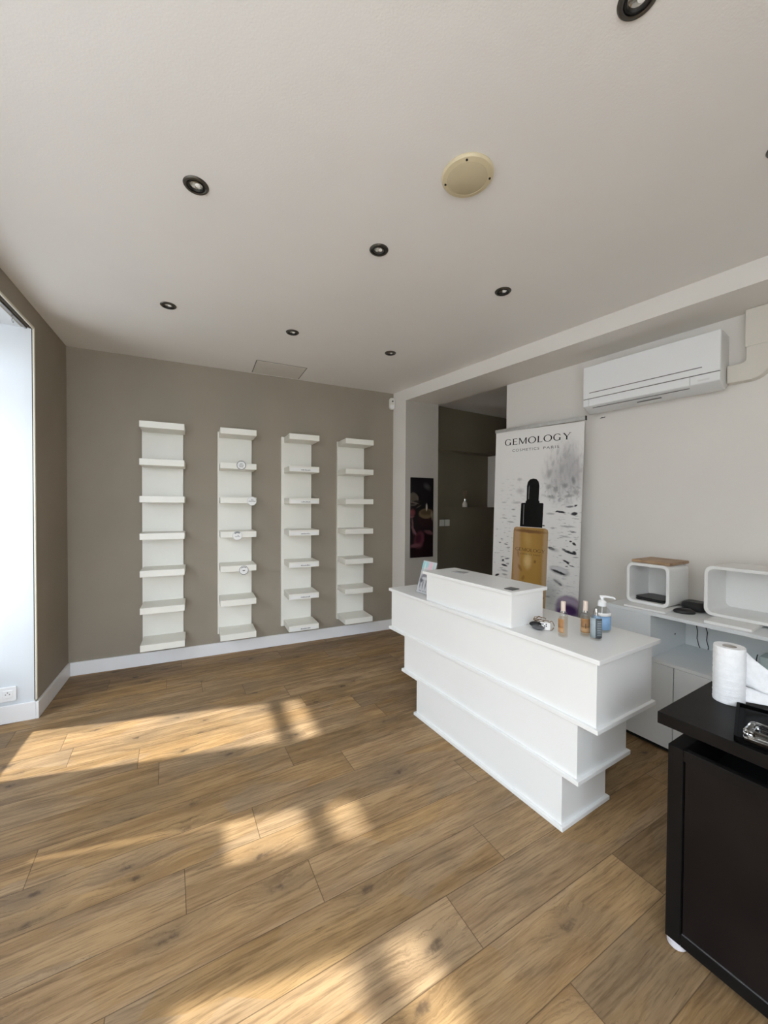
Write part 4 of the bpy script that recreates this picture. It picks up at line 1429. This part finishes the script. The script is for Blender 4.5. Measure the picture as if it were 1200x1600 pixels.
add_box(bm, -0.195, 0.020, 0.150, 0.385, 0.0003, 0.017)
r_ = finish('wooden_board', bm, M['tan_wood'], bevel=0.002)
r_.location, r_.rotation_euler = fpos(0, 0, 1.0355), (0, 0, FA - 0.03)
tag(r_, 'brown wooden board lying on top of the small box shelf', 'board')
for k, (z, rz, lab) in enumerate(((0.8045, 0.06, 'black folder at the bottom inside the small box shelf'), (0.8135, -0.10, 'black folder on top of another inside the small box shelf'))):
    r_ = prism_obj('black_folder', rrect(-0.088, 0.088, -0.085, 0.085, 0.03), 0.0, 0.0085, M['black_plastic'], bevel=0.002)
    r_.location, r_.rotation_euler = fpos(-0.083 + 0.002 * k, 0.235 + 0.006 * k, z), (0, 0, FA + rz)
    tag(r_, lab, 'folder', 'folders in the small box shelf')
# black device and mouse between the boxes
r = thing('black_router', 'flat black rounded device with tiny lights lying between the two box shelves', 'electronic device', fpos(0.108, 0.275), FA + 0.12)
prism_obj('casing', rrect(-0.064, 0.064, -0.062, 0.058, 0.045), 0.0004, 0.054, M['black_plastic'], r, bevel=0.022, smooth=True)
bm = bmesh.new()
for k in range(7):
    add_box(bm, -0.042 + 0.012 * k, -0.039 + 0.012 * k, -0.030 - (k % 2) * 0.012, -0.027 - (k % 2) * 0.012, 0.0538, 0.0546)
finish('indicator', bm, M['pale_label'], r)
bm = bmesh.new()
ret = bmesh.ops.create_uvsphere(bm, u_segments=28, v_segments=16, radius=1)
for v in ret['verts']:
    z = v.co.z
    v.co = Vector((v.co.x * 0.052, v.co.y * 0.034, (z + 1) * 0.021 if z > -0.4 else 0.6 * 0.021))
r = thing('computer_mouse', 'black computer mouse in front of the black device on the sideboard', 'mouse', fpos(0.100, 0.150, 0.776 - 0.0124), FA + 0.5)
finish('mouse_shell', bm, M['black_plastic'], r, smooth=True)
box_obj('scroll_wheel', (0.018, 0.028, -0.003, 0.003, 0.036, 0.0415), M['grey_plastic'], r, bevel=0.001)


# cables against the back panel
def cable(label, pts):
    bm = bmesh.new()
    add_tube(bm, [Vector(fpos(a, b, c)) for a, b, c in pts], 0.0024, 8)
    tag(finish('power_cable', bm, M['rubber'], smooth=True), label, 'cable', 'cables in the open shelf')


cable('thin black cable hanging in the open shelf, left one', [(0.046, 0.438, 0.756), (0.050, 0.438, 0.70), (0.055, 0.437, 0.655), (0.062, 0.436, 0.61), (0.060, 0.436, 0.57), (0.070, 0.434, 0.53), (0.078, 0.432, 0.515)])
cable('thin black cable hanging in the open shelf, right one', [(0.092, 0.438, 0.756), (0.096, 0.438, 0.70), (0.101, 0.437, 0.655), (0.112, 0.436, 0.62), (0.108, 0.436, 0.57), (0.119, 0.434, 0.53), (0.117, 0.432, 0.515)])
r = thing('plastic_caddy', 'pale green translucent box half hidden behind the paper roll', 'box', fpos(0.388, 0.30, 0.512), FA)
prism_obj('tub', [(0.0, 0.001), (0.12, 0.001), (0.125, 0.082), (-0.006, 0.082)], 0.0, 0.10, M['mint'], r, 'Y', bevel=0.004)
bm = bmesh.new()
add_tube(bm, [(-0.012, -0.002, 0.088), (-0.016, -0.004, 0.06), (-0.012, -0.004, 0.03), (-0.004, -0.006, 0.004)], 0.0024, 8)
finish('cord', bm, M['rubber'], r, smooth=True)

# ------------------------------------------------------------------ dark desk at the right
r = thing('dark_desk', 'black-brown wooden desk unit with overhanging top at the lower right', 'desk', CB, CA)
U0, U1 = -1.45, -0.420
V0, V1 = -0.097, 0.42
ZT = 0.639
cbox('side_panel', U1 - 0.040, U1, V0, V1, 0.030, ZT, M['black_lam'], 0.0015)
cbox('side_panel', U0, U0 + 0.040, V0, V1, 0.030, ZT, M['black_lam'], 0.0015)
cbox('bottom_rail', U0 + 0.0405, U1 - 0.0405, V0, V1, 0.030, 0.066, M['black_lam'], 0.0015)
cbox('top_rail', U0 + 0.0405, U1 - 0.0405, V0, V0 + 0.020, 0.604, ZT, M['black_lam'], 0.0015)
cbox('rear_panel', U0 + 0.0405, U1 - 0.0405, V1 - 0.02, V1, 0.0665, ZT, M['black_lam'], 0.0015)
fpn = cbox('front_panel', U0 + 0.043, U1 - 0.0435, V0 + 0.006, V0 + 0.022, 0.069, 0.602, M['black_panel'], 0.001)
cbox('panel_edge_strip', U0 + 0.043, U1 - 0.0435, V0 + 0.0030, V0 + 0.0060, 0.0665, 0.0690, M['grey_plastic'], 0, fpn)
cbox('inner_floor', U0 + 0.0405, U1 - 0.0405, V0 + 0.0225, V1 - 0.0205, 0.50, 0.515, M['black_inner'], 0)
for u_, v_ in ((U1 - 0.10, 0.36), (U0 + 0.06, 0.36), (U0 + 0.06, 0.06)):
    cbox('top_spacer', u_ - 0.03, u_ + 0.03, v_ - 0.03, v_ + 0.03, 0.515, 0.688, M['black_inner'], 0)
cbox('desktop', U0 - 0.02, -0.387, -0.093, 0.50, 0.688, 0.725, M['black_lam'], 0.001)
for u_, v_ in ((U1 - 0.022, V0 + 0.028), (U1 - 0.022, V1 - 0.03), (U0 + 0.03, V0 + 0.028), (U0 + 0.03, V1 - 0.03)):
    bm = bmesh.new()
    add_lathe(bm, [(0, 0.0), (0.020, 0.0), (0.026, 0.006), (0.026, 0.022), (0.016, 0.0298), (0, 0.0298)], 24)
    o = finish('foot', bm, M['castor'], r, smooth=True, loc=(u_, -v_, 0.0))
    o['label'] = 'whitish plastic foot under the dark desk'

# paper roll
RP = CB + CU * (-0.478) + CV * 0.193
RA = math.atan2(-3.8562 - RP.y, 0.9534 - RP.x)         # direction towards the room's left front
r = thing('paper_towel_roll', 'white paper towel roll standing on the dark desk, its end trailing right', 'paper roll', (RP.x, RP.y, 0.7253), RA)
bm = bmesh.new()
RR, RH = 0.0425, 0.187
prof = [(0.019, 0.0), (RR - 0.001, 0.0), (RR, 0.002)]
for k in range(40):
    z = 0.004 + (RH - 0.008) * k / 39
    prof.append((RR + 0.0006 * math.sin(k * 2.4) + 0.0004 * math.sin(k * 1.3), z))
prof += [(RR - 0.001, RH), (0.019, RH - 0.001)]
add_lathe(bm, prof, 64)
finish('roll', bm, M['paper'], r, smooth=True)
bm = bmesh.new()
add_lathe(bm, [(0.0192, 0.001), (0.0192, RH - 0.002), (0.0175, RH - 0.002), (0.0175, 0.001), (0.0192, 0.001)], 40)
finish('cardboard_core', bm, M['card'], r, smooth=True)
# trailing sheet: local -x is away from the camera, local y=+ is to the photo's right
bm = bmesh.new()
NX, NZ = 26, 8
grid = []
for i in range(NX + 1):
    t_ = i / NX
    row = []
    d = 0.135 * t_
    top = RH * 0.955 - 0.95 * d
    bot = 0.060 - 0.18 * d
    for k in range(NZ + 1):
        q = k / NZ
        z = bot + (top - bot) * q
        y_ = RR * 0.90 + d * 0.92 + 0.004 * math.sin(9 * t_ + 3 * q)
        x_ = -0.014 - d * 0.30 + 0.05 * t_ * (1 - q) + 0.010 * math.sin(6 * t_ + 5 * q) * t_
        row.append(bm.verts.new((x_, y_, max(z, 0.006))))
    grid.append(row)
for i in range(NX):
    for k in range(NZ):
        bm.faces.new((grid[i][k], grid[i + 1][k], grid[i + 1][k + 1], grid[i][k + 1]))
o = finish('loose_sheet', bm, M['paper'], r, smooth=True)
sm = o.modifiers.new('thick', 'SOLIDIFY')
sm.thickness = 0.0006
bm = bmesh.new()
grid = []
for i in range(NX + 1):
    t_ = i / NX
    row = []
    for k in range(NZ + 1):
        q = k / NZ
        y_ = RR * 0.80 + 0.24 * t_
        x_ = 0.004 - 0.01 * t_ + 0.012 * math.sin(5 * t_) - 0.030 * q
        z = 0.006 + 0.048 * q * (1 - 0.35 * t_) + 0.016 * math.sin(3.0 * t_ + 0.3) * (1 - q)
        row.append(bm.verts.new((x_, y_, max(z, 0.002))))
    grid.append(row)
for i in range(NX):
    for k in range(NZ):
        bm.faces.new((grid[i][k], grid[i + 1][k], grid[i + 1][k + 1], grid[i][k + 1]))
o = finish('folded_sheet', bm, M['paper'], r, smooth=True)
sm = o.modifiers.new('thick', 'SOLIDIFY')
sm.thickness = 0.0006

# glossy black tray with a cut glass block on it
q = CB + CU * (-0.575) + CV * (-0.090)
TA = math.atan2((CU * 0.066 + CV * 0.25).y, (CU * 0.066 + CV * 0.25).x)      # along its left edge
r = thing('black_tray', 'glossy black tray on the desk top beside the paper roll', 'tray', (q.x, q.y, 0.7252), TA)
prism_obj('tray_base', rrect(0.0, 0.26, -0.34, 0.0, 0.008), 0.0, 0.012, M['gloss_black'], r, bevel=0.003, smooth=True)
bm = bmesh.new()
o_ = rrect(0.0, 0.26, -0.34, 0.0, 0.008)
i_ = rrect(0.008, 0.252, -0.332, -0.008, 0.006)
n_ = len(o_)
a_ = [[bm.verts.new((x_, y_, z)) for x_, y_ in pp] for pp, z in ((o_, 0.0122), (o_, 0.018), (i_, 0.018), (i_, 0.0122))]
for k in range(4):
    for i in range(n_):
        j = (i + 1) % n_
        bm.faces.new((a_[k][i], a_[k][j], a_[(k + 1) % 4][j], a_[(k + 1) % 4][i]))
finish('tray_rim', bm, M['gloss_black'], r, smooth=True)
m, t, p = base_mat('cut_glass', (0.72, 0.74, 0.75), 0.03)
p.inputs['Transmission Weight'].default_value = 1.0
p.inputs['IOR'].default_value = 1.5
q = CB + CU * (-0.640) + CV * (-0.045)
r = thing('glass_dish', 'square cut-glass dish with ridged sides on the black tray', 'glass dish', (q.x, q.y, 0.7375), CA + 0.05)
bm = bmesh.new()
def ring(h, z, s=0.0):
    return [bm.verts.new((x_, y_, z)) for x_, y_ in rrect(-h - s, h + s, -h * 0.8 - s, h * 0.8 + s, 0.012, 4)]
rg = [ring(0.046, 0.0), ring(0.050, 0.003), ring(0.050, 0.012), ring(0.046, 0.016), ring(0.050, 0.020), ring(0.050, 0.028), ring(0.047, 0.032), ring(0.034, 0.032), ring(0.031, 0.010)]
for a_, b_ in zip(rg, rg[1:]):
    for i in range(len(a_)):
        j = (i + 1) % len(a_)
        bm.faces.new((a_[i], a_[j], b_[j], b_[i]))
bm.faces.new(rg[0])
bm.faces.new(rg[-1])
finish('dish', bm, m, r)

# tidy helper leftovers
for o in list(bpy.data.objects):
    if o.users_collection == () or (o.type == 'EMPTY' and o.name in ('x',)):
        bpy.data.objects.remove(o)
